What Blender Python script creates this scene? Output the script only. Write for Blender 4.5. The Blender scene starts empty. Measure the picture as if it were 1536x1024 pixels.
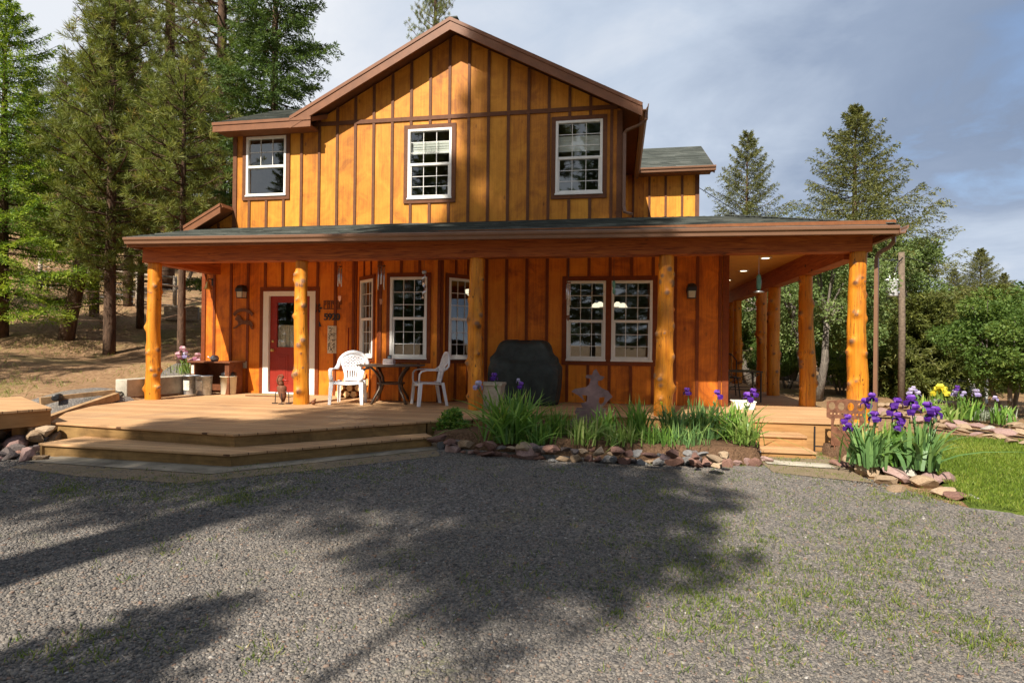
import bpy, bmesh, math, random
import numpy as np
from mathutils import Vector, Matrix
random.seed(7); rng = np.random.default_rng(7)
PI = math.pi
S = bpy.context.scene
COL = S.collection

# ------------------------------------------------------------------ camera model
FPX, YAW, PIT, ROL = 875.546, 0.177827, 0.0032311, 0.0112543
CZ = 1.454
DT = 0.32          # deck top
W = 11.41          # front wall plane


def ray(px, py):
    x = (px - 768) / FPX; y = -(py - 512) / FPX
    c, s = math.cos(ROL), math.sin(ROL)
    x, y = c * x - s * y, s * x + c * y
    dx, dy, dz = x, math.cos(PIT) - y * math.sin(PIT), math.sin(PIT) + y * math.cos(PIT)
    c, s = math.cos(YAW), math.sin(YAW)
    return Vector((c * dx - s * dy, s * dx + c * dy, dz))


O = Vector((0, 0, CZ))


def atZ(px, py, z):
    d = ray(px, py); return O + d * ((z - CZ) / d.z)


def atY(px, py, y):
    d = ray(px, py); return O + d * (y / d.y)


def ss(a, b, x):
    t = min(1, max(0, (x - a) / (b - a))); return t * t * (3 - 2 * t)


def ground_h(x, y):
    h = -0.10 * ss(-1.5, 2.5, x)
    h += 0.38 * ss(6.6, 8.8, y + 0.35 * (x + 9)) * ss(-8.3, -9.2, x)
    u = -0.6 * x + 0.8 * y - 11
    m = ss(-4.5, -10.5, x)
    if u > 0 and m > 0:
        q = 0.05 * u + 0.006 * u * u if u < 25 else 5.0 + 0.33 * (u - 25)
        if q > 16: q = 16 + (q - 16) * 0.2
        h += q * m
        h += m * min(1, u / 4) * 0.06 * (math.sin(x * 1.3 + y * .7) + math.sin(y * 1.9 - x * .4))
    return h


def gp(px, py, t0=1.0):
    d = ray(px, py); t = t0
    for i in range(4000):
        p = O + d * t
        if p.z <= ground_h(p.x, p.y): return Vector((p.x, p.y, ground_h(p.x, p.y)))
        t += 0.03 + t * 0.002
    return O + d * t


cam = bpy.data.cameras.new('camera'); co = bpy.data.objects.new('camera', cam); COL.objects.link(co)
cam.sensor_fit = 'HORIZONTAL'; cam.sensor_width = 36; cam.lens = FPX / 1536 * 36
cam.clip_start = 0.05; cam.clip_end = 3000
F = ray(768, 512).normalized(); Rv = (ray(868, 512) - ray(668, 512)).normalized(); Uv = Rv.cross(F).normalized()
co.matrix_world = Matrix(((Rv.x, Uv.x, -F.x, 0), (Rv.y, Uv.y, -F.y, 0), (Rv.z, Uv.z, -F.z, CZ), (0, 0, 0, 1)))
S.camera = co

# ------------------------------------------------------------------ materials


class NT:
    def __init__(s, name):
        s.m = bpy.data.materials.new(name); s.m.use_nodes = True
        s.t = s.m.node_tree; s.b = s.t.nodes['Principled BSDF']; s.out = s.t.nodes['Material Output']

    def n(s, typ, **kw):
        nd = s.t.nodes.new('ShaderNode' + typ)
        for k, v in kw.items():
            if k in nd.inputs.keys() if isinstance(k, str) else False: s.set(nd.inputs[k], v)
            else: setattr(nd, k, v)
        return nd

    def set(s, sock, v):
        if isinstance(v, bpy.types.NodeSocket): s.t.links.new(v, sock)
        else:
            if isinstance(v, (tuple, list)) and len(v) == 3 and sock.type == 'RGBA': v = (*v, 1)
            sock.default_value = v

    def pos(s): return s.n('NewGeometry').outputs['Position']
    def obj(s): return s.n('TexCoord').outputs['Object']

    def mapv(s, vec, scale=(1, 1, 1), loc=(0, 0, 0), rot=(0, 0, 0)):
        nd = s.n('Mapping'); s.set(nd.inputs[0], vec); nd.inputs['Scale'].default_value = scale
        nd.inputs['Location'].default_value = loc; nd.inputs['Rotation'].default_value = rot
        return nd.outputs[0]

    def noise(s, vec, scale, detail=3, rough=.55, dist=0, out='Fac'):
        nd = s.n('TexNoise'); s.set(nd.inputs['Vector'], vec); nd.inputs['Scale'].default_value = scale
        nd.inputs['Detail'].default_value = detail; nd.inputs['Roughness'].default_value = rough
        nd.inputs['Distortion'].default_value = dist
        return nd.outputs[out]

    def voro(s, vec, scale, out='Color', feature='F1', rnd=1):
        nd = s.n('TexVoronoi'); nd.feature = feature; s.set(nd.inputs['Vector'], vec); nd.inputs['Scale'].default_value = scale
        nd.inputs['Randomness'].default_value = rnd
        return nd.outputs[out]

    def ramp(s, fac, stops, interp='LINEAR'):
        nd = s.n('ValToRGB'); nd.color_ramp.interpolation = interp; e = nd.color_ramp.elements
        for i, (p, c) in enumerate(stops):
            el = e[i] if i < 2 else e.new(p)
            el.position = p; el.color = (*c, 1) if len(c) == 3 else c
        s.set(nd.inputs[0], fac); return nd.outputs[0]

    def fr(s, fac, a, b):   # float ramp
        nd = s.n('MapRange'); s.set(nd.inputs[0], fac); nd.inputs[1].default_value = a; nd.inputs[2].default_value = b
        return nd.outputs[0]

    def mix(s, fac, a, b, mode='MIX'):
        nd = s.n('Mix'); nd.data_type = 'RGBA'; nd.blend_type = mode
        s.set(nd.inputs[0], fac); s.set(nd.inputs[6], a); s.set(nd.inputs[7], b); return nd.outputs[2]

    def math(s, op, a, b=0.0, c=0.0):
        nd = s.n('Math'); nd.operation = op; s.set(nd.inputs[0], a); s.set(nd.inputs[1], b); s.set(nd.inputs[2], c); return nd.outputs[0]

    def sep(s, vec):
        nd = s.n('SeparateXYZ'); s.set(nd.inputs[0], vec); return nd.outputs

    def comb(s, x, y, z):
        nd = s.n('CombineXYZ'); s.set(nd.inputs[0], x); s.set(nd.inputs[1], y); s.set(nd.inputs[2], z); return nd.outputs[0]

    def attr(s, name='rnd'):
        nd = s.n('Attribute'); nd.attribute_name = name; return nd.outputs['Fac']

    def bump(s, h, strength=.4, dist=.02):
        nd = s.n('Bump'); s.set(nd.inputs['Height'], h); nd.inputs['Strength'].default_value = strength; nd.inputs['Distance'].default_value = dist
        s.t.links.new(nd.outputs[0], s.b.inputs['Normal'])

    def fin(s, col=None, rough=.6, spec=.3, metal=0, coat=0):
        if col is not None: s.set(s.b.inputs['Base Color'], col)
        s.set(s.b.inputs['Roughness'], rough); s.b.inputs['Specular IOR Level'].default_value = spec
        s.b.inputs['Metallic'].default_value = metal; s.b.inputs['Coat Weight'].default_value = coat
        return s.m


def plain(name, col, rough=.6, spec=.3, metal=0, var=.18, scale=9, coat=0, bump=0):
    k = NT(name); f = k.noise(k.obj(), scale, 5, .6)
    c = k.ramp(f, [(.3, tuple(x * (1 - var) for x in col)), (.7, tuple(min(1, x * (1 + var)) for x in col))])
    if bump: k.bump(f, bump, .01)
    return k.fin(c, rough, spec, metal, coat)


def siding(name, dark, mid, light):
    k = NT(name); p = k.pos(); x, y, z = k.sep(p)
    h = k.math('ADD', x, y)
    idx = k.math('FLOOR', k.math('DIVIDE', k.math('ADD', h, 13.08), .406))
    wn = k.n('TexWhiteNoise'); wn.noise_dimensions = '1D'; k.set(wn.inputs['W'], idx)
    pv = wn.outputs['Value']
    off = k.math('MULTIPLY', pv, 37.0)
    v = k.comb(k.math('ADD', h, off), off, z)
    grain = k.noise(k.mapv(v, (26, 26, 1.3)), 1, 4, .65, .4)
    cloud = k.noise(v, 2.1, 5, .62, 1.2)
    fine = k.noise(k.mapv(v, (70, 70, 60)), 1, 2, .6)
    f = k.math('ADD', k.math('MULTIPLY', cloud, .55), k.math('MULTIPLY', grain, .33))
    f = k.math('ADD', f, k.math('MULTIPLY', fine, .12))
    f = k.math('ADD', f, k.math('MULTIPLY', k.math('SUBTRACT', pv, .5), .22))
    c = k.ramp(f, [(.31, dark), (.47, mid), (.66, light)])
    kd = k.voro(k.comb(k.math('MULTIPLY', k.math('ADD', h, off), 3.2), off, k.math('MULTIPLY', z, 1.5)), 1.0, 'Distance')
    c = k.mix(k.math('MULTIPLY', k.fr(kd, .09, .03), .6), c, (.09, .028, .008))
    st = k.noise(k.mapv(v, (11, 11, .5)), 1, 3, .6)
    c = k.mix(k.math('MULTIPLY', k.fr(st, .58, .72), .45), c, dark)
    k.bump(grain, .15, .004)
    return k.fin(c, .55, .28)


MT = {}
MT['sid_up'] = siding('stained_plywood_upper', (.30, .098, .014), (.53, .20, .020), (.70, .31, .034))
MT['sid_lo'] = siding('stained_plywood_lower', (.34, .078, .009), (.65, .178, .013), (.80, .28, .022))
MT['batten_up'] = plain('batten_brown', (.135, .052, .022), .6, .25, scale=14)
MT['batten_lo'] = plain('batten_redbrown', (.185, .042, .010), .6, .25, scale=14)
MT['trim'] = plain('trim_brown', (.20, .075, .028), .6, .25, scale=11)
MT['fascia'] = plain('fascia_brown', (.19, .076, .032), .5, .35, scale=5)
MT['gutter'] = plain('gutter_brown', (.21, .112, .068), .35, .5, scale=3, var=.08)
MT['spout'] = plain('downspout_brown', (.20, .105, .06), .4, .45, var=.08)
MT['white'] = plain('white_vinyl', (.80, .78, .72), .4, .4, var=.04)
MT['resin'] = plain('white_resin', (.82, .82, .83), .38, .45, var=.03)
MT['concrete'] = plain('concrete', (.38, .34, .27), .85, .15, var=.3, scale=5, bump=.3)
MT['apron'] = plain('stained_concrete', (.23, .195, .145), .9, .1, var=.45, scale=3, bump=.4)
MT['black'] = plain('black_metal', (.018, .018, .02), .4, .45, var=.2)
MT['bronze'] = plain('bronze_metal', (.12, .085, .06), .42, .5, metal=.4, var=.25)
MT['rust'] = plain('rusted_steel', (.17, .075, .042), .75, .2, metal=.2, var=.45, scale=16, bump=.2)
MT['plum'] = plain('weathered_steel', (.23, .145, .14), .6, .3, metal=.3, var=.25, scale=9)
MT['silver'] = plain('silver_metal', (.62, .63, .66), .3, .5, metal=.8, var=.1)
MT['galv'] = plain('galvanised_steel', (.42, .45, .48), .42, .5, metal=.65, var=.35, scale=18)
MT['brass'] = plain('brass', (.55, .38, .12), .35, .5, metal=.8, var=.15)
MT['red'] = plain('red_door_paint', (.27, .022, .012), .42, .4, var=.12, scale=4)
MT['cream'] = plain('cream_plastic', (.62, .56, .42), .5, .35, var=.1)
MT['darkwood'] = plain('dark_stained_wood', (.16, .055, .022), .55, .3, var=.35, scale=12)
MT['canvas'] = plain('black_grill_cover', (.030, .037, .033), .6, .35, var=.45, scale=5, bump=1.0)
MT['planter'] = plain('stone_planter', (.46, .40, .30), .8, .2, var=.2, scale=20)
MT['greyroof'] = plain('flashing', (.25, .24, .22), .5, .4)
MT['weathered'] = plain('weathered_timber', (.38, .31, .24), .85, .15, var=.35, scale=16)
MT['timber'] = plain('landscape_timber', (.33, .205, .105), .85, .15, var=.35, scale=9)
MT['pole'] = plain('utility_pole_wood', (.15, .112, .08), .85, .15, var=.4, scale=15)
MT['tank'] = plain('chalky_white_paint', (.62, .58, .52), .6, .3, var=.15, scale=6)
MT['paper'] = plain('paper_label', (.62, .60, .50), .7, .2, var=.4, scale=45)
MT['bookcover'] = plain('book_cover', (.40, .20, .17), .6, .3)
MT['bookpage'] = plain('book_pages', (.74, .70, .66), .8, .1)
MT['mat'] = plain('doormat_fibre', (.34, .26, .13), .95, .05, var=.35, scale=40)
MT['firewood'] = plain('split_firewood', (.45, .21, .08), .85, .1, var=.4, scale=20)
MT['logend'] = plain('firewood_end_grain', (.66, .45, .22), .85, .1, var=.3, scale=30)
MT['bluejar'] = plain('jar_glass', (.20, .26, .28), .15, .6, var=.2)
MT['ceiling'] = plain('porch_ceiling_board', (.72, .36, .07), .5, .3, var=.12)
MT['room'] = plain('interior_paint', (.20, .16, .12), .8, .2)
MT['insul'] = plain('porcelain', (.75, .75, .75), .3, .5, var=.05)


def wood_beam():
    k = NT('stained_beam'); p = k.pos(); x, y, z = k.sep(p)
    h = k.math('ADD', x, y); v = k.comb(k.math('MULTIPLY', h, .5), k.math('MULTIPLY', z, 9), k.math('MULTIPLY', k.math('SUBTRACT', x, y), .3))
    g = k.noise(v, 3, 6, .62, 1.5)
    c = k.ramp(g, [(.28, (.09, .02, .005)), (.45, (.33, .075, .014)), (.68, (.50, .145, .028))])
    kn = k.voro(k.comb(k.math('MULTIPLY', h, 1.4), k.math('MULTIPLY', z, 2.6), 0.0), 1.0, 'Distance')
    km = k.fr(kn, .09, .045)
    c = k.mix(km, c, (.035, .012, .005))
    k.bump(g, .25, .01)
    return k.fin(c, .55, .3)


MT['beam'] = wood_beam()


def log_mat():
    k = NT('varnished_log'); p = k.obj(); oi = k.n('ObjectInfo').outputs['Random']
    v = k.mapv(p, (9, 9, .55)); vv = k.n('VectorMath'); vv.operation = 'ADD'; k.set(vv.inputs[0], v)
    k.set(vv.inputs[1], k.comb(k.math('MULTIPLY', oi, 90), 0.0, 0.0))
    g = k.noise(vv.outputs[0], 1.6, 6, .62, .8)
    bl = k.noise(p, 2.6, 3, .5)
    f = k.math('ADD', k.math('MULTIPLY', g, .7), k.math('MULTIPLY', bl, .3))
    c = k.ramp(f, [(.28, (.25, .062, .006)), (.46, (.58, .195, .012)), (.72, (.76, .32, .024))])
    kn = k.attr('rnd')
    c = k.mix(k.fr(kn, .45, .85), c, k.ramp(bl, [(.4, (.13, .055, .022)), (.6, (.30, .165, .095))]))
    pit = k.voro(k.mapv(p, (7, 7, 3.6)), 1.0, 'Distance')
    c = k.mix(k.fr(pit, .085, .05), c, (.05, .018, .006))
    ck = k.noise(k.mapv(vv.outputs[0], (1.6, 1.6, .5)), 2.2, 3, .55, .3)
    crk = k.math('MULTIPLY', k.fr(k.math('ABSOLUTE', k.math('SUBTRACT', ck, .5)), .012, .004), k.fr(bl, .46, .54))
    c = k.mix(crk, c, (.06, .02, .006))
    z_ = k.sep(p)[2]
    c = k.mix(k.math('MULTIPLY', k.fr(k.noise(k.mapv(p, (5, 5, 1.3)), 1.6, 5, .7), .52, .68), .5), c, (.30, .115, .03))
    k.bump(k.math('SUBTRACT', g, k.math('MULTIPLY', crk, .6)), .5, .014)
    return k.fin(c, .5, .32, coat=.08)


MT['log'] = log_mat()


def deck_mat():
    k = NT('composite_decking'); p = k.pos(); x, y, z = k.sep(p)
    b = k.math('FRACT', k.math('DIVIDE', y, .142))
    gap = k.math('LESS_THAN', b, .06)
    idx = k.math('FLOOR', k.math('DIVIDE', y, .142)); wn = k.n('TexWhiteNoise'); wn.noise_dimensions = '1D'; k.set(wn.inputs['W'], idx)
    st = k.noise(k.comb(k.math('MULTIPLY', x, .7), k.math('MULTIPLY', y, 26), wn.outputs[0]), 2.2, 4, .6)
    bl = k.noise(p, 1.3, 4, .6)
    f = k.math('ADD', k.math('MULTIPLY', st, .5), k.math('MULTIPLY', bl, .5))
    f = k.math('ADD', f, k.math('MULTIPLY', k.math('SUBTRACT', wn.outputs[0], .5), .26))
    c = k.ramp(f, [(.3, (.38, .215, .105)), (.55, (.51, .305, .150)), (.75, (.60, .375, .195))])
    dw = k.noise(p, .9, 7, .7, 1.0)
    c = k.mix(k.math('MULTIPLY', k.fr(dw, .5, .7), .45), c, (.26, .175, .115))
    sx = k.math('LESS_THAN', k.math('ABSOLUTE', k.math('SUBTRACT', k.math('FRACT', k.math('DIVIDE', x, .406)), .5)), .012)
    sy = k.math('LESS_THAN', k.math('ABSOLUTE', k.math('SUBTRACT', k.math('ABSOLUTE', k.math('SUBTRACT', b, .52)), .28)), .03)
    c = k.mix(k.math('MULTIPLY', sx, sy), c, (.10, .06, .04))
    c = k.mix(gap, c, (.12, .06, .03))
    k.bump(k.math('SUBTRACT', 1.0, gap), .4, .006)
    return k.fin(c, .7, .2)


MT['deck'] = deck_mat()


def fasc_mat():
    k = NT('deck_fascia_wood'); p = k.pos(); x, y, z = k.sep(p)
    st = k.noise(k.comb(k.math('MULTIPLY', x, 1.2), k.math('MULTIPLY', y, 1.2), k.math('MULTIPLY', z, 16)), 1.8, 5, .6, .6)
    bl = k.noise(p, 1.1, 4, .65)
    c = k.ramp(k.math('ADD', k.math('MULTIPLY', st, .5), k.math('MULTIPLY', bl, .5)), [(.3, (.235, .115, .040)), (.55, (.40, .215, .082)), (.75, (.50, .285, .12))])
    return k.fin(c, .7, .2)


MT['dfascia'] = fasc_mat()


def riser_mat():
    k = NT('step_riser_wood'); p = k.pos(); x, y, z = k.sep(p)
    st = k.noise(k.comb(k.math('MULTIPLY', x, 1.2), k.math('MULTIPLY', y, 1.2), k.math('MULTIPLY', z, 14)), 1.8, 5, .6, .6)
    bl = k.noise(p, 2.3, 5, .7, .8)
    c = k.ramp(k.math('ADD', k.math('MULTIPLY', st, .4), k.math('MULTIPLY', bl, .6)), [(.3, (.09, .055, .022)), (.5, (.23, .135, .05)), (.72, (.40, .24, .09))])
    return k.fin(c, .75, .2)


MT['riser'] = riser_mat()


def shingle_mat():
    k = NT('asphalt_shingle'); p = k.pos()
    n1 = k.noise(p, 260, 2, .6); n2 = k.noise(p, 2.2, 4, .6)
    x, y, z = k.sep(p)
    br = k.voro(k.comb(k.math('MULTIPLY', k.math('ADD', x, k.math('MULTIPLY', z, 3.7)), 3.3), k.math('MULTIPLY', z, 12), k.math('MULTIPLY', y, 4.5)), 1.0, 'Color')
    f = k.math('ADD', k.math('MULTIPLY', n1, .45), k.math('MULTIPLY', n2, .3))
    f = k.math('ADD', f, k.math('MULTIPLY', k.sep(br)[0], .25))
    c = k.ramp(f, [(.25, (.034, .038, .034)), (.5, (.080, .088, .077)), (.75, (.165, .170, .150))])
    k.bump(n1, .5, .004)
    return k.fin(c, .9, .15)


MT['shingle'] = shingle_mat()


def gravel_mat():
    k = NT('crushed_gravel'); p = k.pos()
    vc = k.voro(p, 55, 'Color'); vd = k.voro(p, 55, 'Distance')
    vc2 = k.voro(p, 130, 'Color')
    r = k.sep(vc)[0]; r2 = k.sep(vc2)[0]
    c = k.ramp(r, [(0, (.10, .094, .087)), (.45, (.168, .152, .137)), (.75, (.235, .208, .18)), (.93, (.32, .26, .21)), (1, (.40, .37, .33))])
    c = k.mix(.35, c, k.ramp(r2, [(0, (.05, .05, .053)), (1, (.22, .20, .18))]))
    soil = k.noise(p, .85, 6, .65, .6)
    sm = k.fr(soil, .50, .72)
    c = k.mix(k.math('MULTIPLY', sm, .55), c, (.17, .125, .075))
    moss = k.noise(k.mapv(p, (1, 1, 1), (31, 7, 0)), 1.1, 7, .7, .8)
    mm = k.fr(moss, .56, .74)
    c = k.mix(k.math('MULTIPLY', mm, .7), c, (.17, .165, .05))
    h = k.math('SUBTRACT', 1.0, vd)
    k.bump(h, .9, .015)
    return k.fin(c, .9, .15)


MT['gravel'] = gravel_mat()


def pebble_mat():
    k = NT('gravel_stones'); r = k.attr('rnd'); n = k.noise(k.obj(), 60, 3, .6)
    c = k.ramp(r, [(0, (.095, .088, .082)), (.4, (.175, .160, .145)), (.75, (.245, .216, .186)), (.90, (.26, .23, .195)), (.95, (.25, .155, .11)), (.99, (.31, .28, .24)), (1, (.48, .45, .41))])
    c = k.mix(.35, c, k.ramp(n, [(.3, (.06, .06, .06)), (.7, (.26, .25, .24))]), 'OVERLAY')
    return k.fin(c, .88, .2)


MT['pebble'] = pebble_mat()


def hill_mat():
    k = NT('needle_litter_soil'); p = k.pos()
    n = k.noise(p, .55, 8, .68, .6); n2 = k.noise(p, 14, 5, .7); n3 = k.noise(k.mapv(p, (1, 1, 1), (5, 9, 2)), .23, 6, .65, .8)
    c = k.ramp(n2, [(.25, (.10, .058, .031)), (.5, (.25, .15, .08)), (.75, (.40, .27, .16))])
    c = k.mix(k.math('MULTIPLY', k.fr(n, .52, .68), .55), c, (.36, .27, .12))
    c = k.mix(k.math('MULTIPLY', k.fr(n3, .56, .68), .6), c, (.13, .14, .04))
    k.bump(n2, .8, .05)
    return k.fin(c, .95, .1)


MT['hill'] = hill_mat()


def soil_mat():
    k = NT('bark_soil'); p = k.pos(); n2 = k.noise(p, 40, 5, .7); n = k.voro(p, 60, 'Color')
    c = k.ramp(n2, [(.25, (.05, .03, .018)), (.5, (.13, .075, .042)), (.75, (.24, .15, .09))])
    c = k.mix(.3, c, k.ramp(k.sep(n)[0], [(0, (.05, .03, .02)), (1, (.30, .17, .10))]))
    k.bump(n2, 1, .03); return k.fin(c, .95, .1)


MT['soil'] = soil_mat()


def dirt_mat():
    k = NT('sandy_dirt'); p = k.pos(); n2 = k.noise(p, 60, 5, .7); n = k.noise(p, 2.4, 5, .6)
    c = k.ramp(n2, [(.25, (.12, .088, .058)), (.5, (.20, .152, .10)), (.75, (.30, .24, .165))])
    c = k.mix(k.math('MULTIPLY', k.fr(n, .5, .7), .5), c, (.14, .13, .05))
    k.bump(n2, .6, .015); return k.fin(c, .95, .1)


MT['dirt'] = dirt_mat()


def lawn_mat():
    k = NT('lawn_base'); p = k.pos(); n = k.noise(p, 1.4, 6, .65, .5); n2 = k.noise(p, 90, 3, .6)
    c = k.ramp(n, [(.35, (.062, .10, .016)), (.55, (.115, .165, .020)), (.72, (.24, .22, .05))])
    c = k.mix(.4, c, k.ramp(n2, [(.3, (.03, .05, .008)), (.7, (.20, .25, .05))]))
    k.bump(n2, 1, .03); return k.fin(c, .9, .1)


MT['lawnbase'] = lawn_mat()


def rock_mat(name, a, b, c_):
    k = NT(name); p = k.obj(); n = k.noise(p, 9, 6, .65, .5); n2 = k.noise(p, 60, 4, .7); oi = k.n('ObjectInfo').outputs['Random']
    f = k.math('ADD', k.math('MULTIPLY', n, .6), k.math('MULTIPLY', n2, .4))
    f = k.math('ADD', f, k.math('MULTIPLY', k.math('SUBTRACT', oi, .5), .16))
    c = k.ramp(f, [(.3, a), (.5, b), (.7, c_)])
    k.bump(n2, .5, .01); return k.fin(c, .88, .2)


ROCKC_ = 0
ROCKC = {
    'reddish brown': rock_mat('red_rock', (.09, .048, .040), (.20, .108, .082), (.31, .18, .135)),
    'grey': rock_mat('grey_rock', (.075, .072, .070), (.155, .148, .142), (.26, .245, .235)),
    'tan': rock_mat('tan_rock', (.17, .115, .070), (.31, .215, .135), (.45, .34, .23)),
    'dark': rock_mat('dark_rock', (.05, .042, .042), (.105, .085, .08), (.18, .145, .13)),
    'pinkish': rock_mat('pink_rock', (.17, .105, .092), (.29, .185, .16), (.41, .29, .255)),
    'pale': rock_mat('pale_rock', (.22, .20, .165), (.35, .32, .27), (.47, .44, .38)),
}


def leaf_mat(name, stops, transl=.35, rough=.55, spec=.25):
    k = NT(name); r = k.attr('rnd'); oi = k.n('ObjectInfo').outputs['Random']
    c = k.ramp(r, stops); k.fin(c, rough, spec)
    tr = k.n('BsdfTranslucent'); k.set(tr.inputs[0], k.mix(1.0, c, (1.0, 1.0, .55), 'MULTIPLY'))
    mx = k.n('MixShader'); mx.inputs[0].default_value = transl
    k.t.links.new(k.b.outputs[0], mx.inputs[1]); k.t.links.new(tr.outputs[0], mx.inputs[2]); k.t.links.new(mx.outputs[0], k.out.inputs[0])
    return k.m


MT['pine'] = leaf_mat('pine_needles', [(0, (.070, .098, .022)), (.5, (.180, .210, .044)), (.85, (.30, .30, .075)), (1, (.44, .31, .10))])
MT['fir'] = leaf_mat('fir_needles', [(0, (.042, .080, .022)), (.55, (.105, .165, .038)), (1, (.19, .24, .06))])
MT['firbright'] = leaf_mat('fir_new_growth', [(0, (.045, .095, .016)), (.45, (.12, .21, .025)), (.8, (.27, .38, .035)), (1, (.40, .48, .06))], .4)
MT['spruce'] = leaf_mat('spruce_needles', [(0, (.075, .088, .030)), (.5, (.165, .175, .050)), (1, (.29, .265, .085))])
MT['leafy'] = leaf_mat('apple_leaves', [(0, (.085, .135, .040)), (.5, (.19, .26, .08)), (.85, (.33, .40, .16)), (1, (.50, .54, .32))], .4)
MT['leafgreen'] = leaf_mat('cherry_leaves', [(0, (.045, .085, .018)), (.5, (.105, .175, .034)), (1, (.24, .31, .07))], .4)
MT['juniper'] = leaf_mat('juniper_foliage', [(0, (.065, .085, .020)), (.5, (.15, .17, .038)), (1, (.27, .26, .06))])
MT['iris'] = leaf_mat('iris_leaves', [(0, (.07, .15, .030)), (.5, (.15, .30, .05)), (.85, (.29, .45, .08)), (1, (.48, .48, .14))], .35, .45, .4)
MT['irisblue'] = leaf_mat('iris_leaves_bluish', [(0, (.07, .15, .055)), (.5, (.15, .28, .09)), (.85, (.28, .41, .11)), (1, (.48, .50, .16))], .35, .45, .4)
MT['daylily'] = leaf_mat('daylily_leaves', [(0, (.075, .15, .025)), (.5, (.20, .31, .06)), (1, (.42, .44, .17))], .35, .45, .4)
MT['grass'] = leaf_mat('lawn_blades', [(0, (.075, .125, .015)), (.55, (.17, .25, .025)), (1, (.36, .36, .08))], .35)
MT['weed'] = leaf_mat('weed_blades', [(0, (.055, .095, .018)), (.5, (.13, .19, .030)), (.85, (.25, .28, .06)), (1, (.40, .34, .15))], .35)
MT['purple'] = leaf_mat('iris_petal_purple', [(0, (.055, .012, .17)), (.6, (.12, .030, .33)), (1, (.26, .10, .52))], .3)
MT['lilac'] = leaf_mat('iris_petal_lilac', [(0, (.25, .20, .42)), (.6, (.46, .40, .62)), (1, (.72, .68, .82))], .3)
MT['pinkf'] = leaf_mat('iris_petal_pink', [(0, (.30, .10, .16)), (.6, (.50, .25, .32)), (1, (.70, .50, .52))], .3)
MT['yellowf'] = leaf_mat('yellow_petal', [(0, (.55, .45, .02)), (1, (.85, .78, .10))], .3)
MT['silverleaf'] = leaf_mat('silver_foliage', [(0, (.20, .24, .17)), (1, (.45, .48, .38))], .3)


def bark(name, a, b):
    k = NT(name); p = k.obj(); n = k.noise(k.mapv(p, (6, 6, 1.6)), 2, 6, .7, 1.2)
    c = k.ramp(n, [(.3, a), (.7, b)]); k.bump(n, .8, .04); return k.fin(c, .95, .1)


MT['barkpine'] = bark('pine_bark', (.035, .024, .017), (.17, .105, .07))
MT['barkgrey'] = bark('grey_bark', (.07, .06, .05), (.28, .24, .20))
MT['deadwood'] = bark('dead_wood', (.20, .16, .12), (.50, .43, .35))


def glass_mat():
    k = NT('window_glass'); k.t.nodes.remove(k.b)
    tr = k.n('BsdfTransparent'); tr.inputs[0].default_value = (.78, .82, .80, 1)
    gl = k.n('BsdfGlossy'); gl.inputs['Roughness'].default_value = .01; gl.inputs[0].default_value = (.85, .9, .92, 1)
    fz = k.n('LayerWeight'); fz.inputs[0].default_value = .5
    f = k.math('ADD', k.math('MULTIPLY', k.math('POWER', fz.outputs['Facing'], 5.0), .84), .14)
    mx = k.n('MixShader'); k.set(mx.inputs[0], f)
    k.t.links.new(tr.outputs[0], mx.inputs[1]); k.t.links.new(gl.outputs[0], mx.inputs[2]); k.t.links.new(mx.outputs[0], k.out.inputs[0])
    return k.m


MT['glass'] = glass_mat()


def emis(name, col, st):
    k = NT(name); k.fin(col, .4, .3); k.b.inputs['Emission Color'].default_value = (*col, 1); k.b.inputs['Emission Strength'].default_value = st; return k.m


MT['bulb'] = emis('lit_lamp_shade', (1, .86, .62), .9)
MT['can'] = emis('lit_downlight', (1, .88, .62), 2.0)
MT['frost'] = plain('frosted_lamp_glass', (.60, .55, .42), .3, .4, var=.1)
MT['greenglass'] = plain('green_glass', (.10, .26, .17), .12, .6, var=.15)

# ------------------------------------------------------------------ mesh helpers
ROOT = {}


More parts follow.
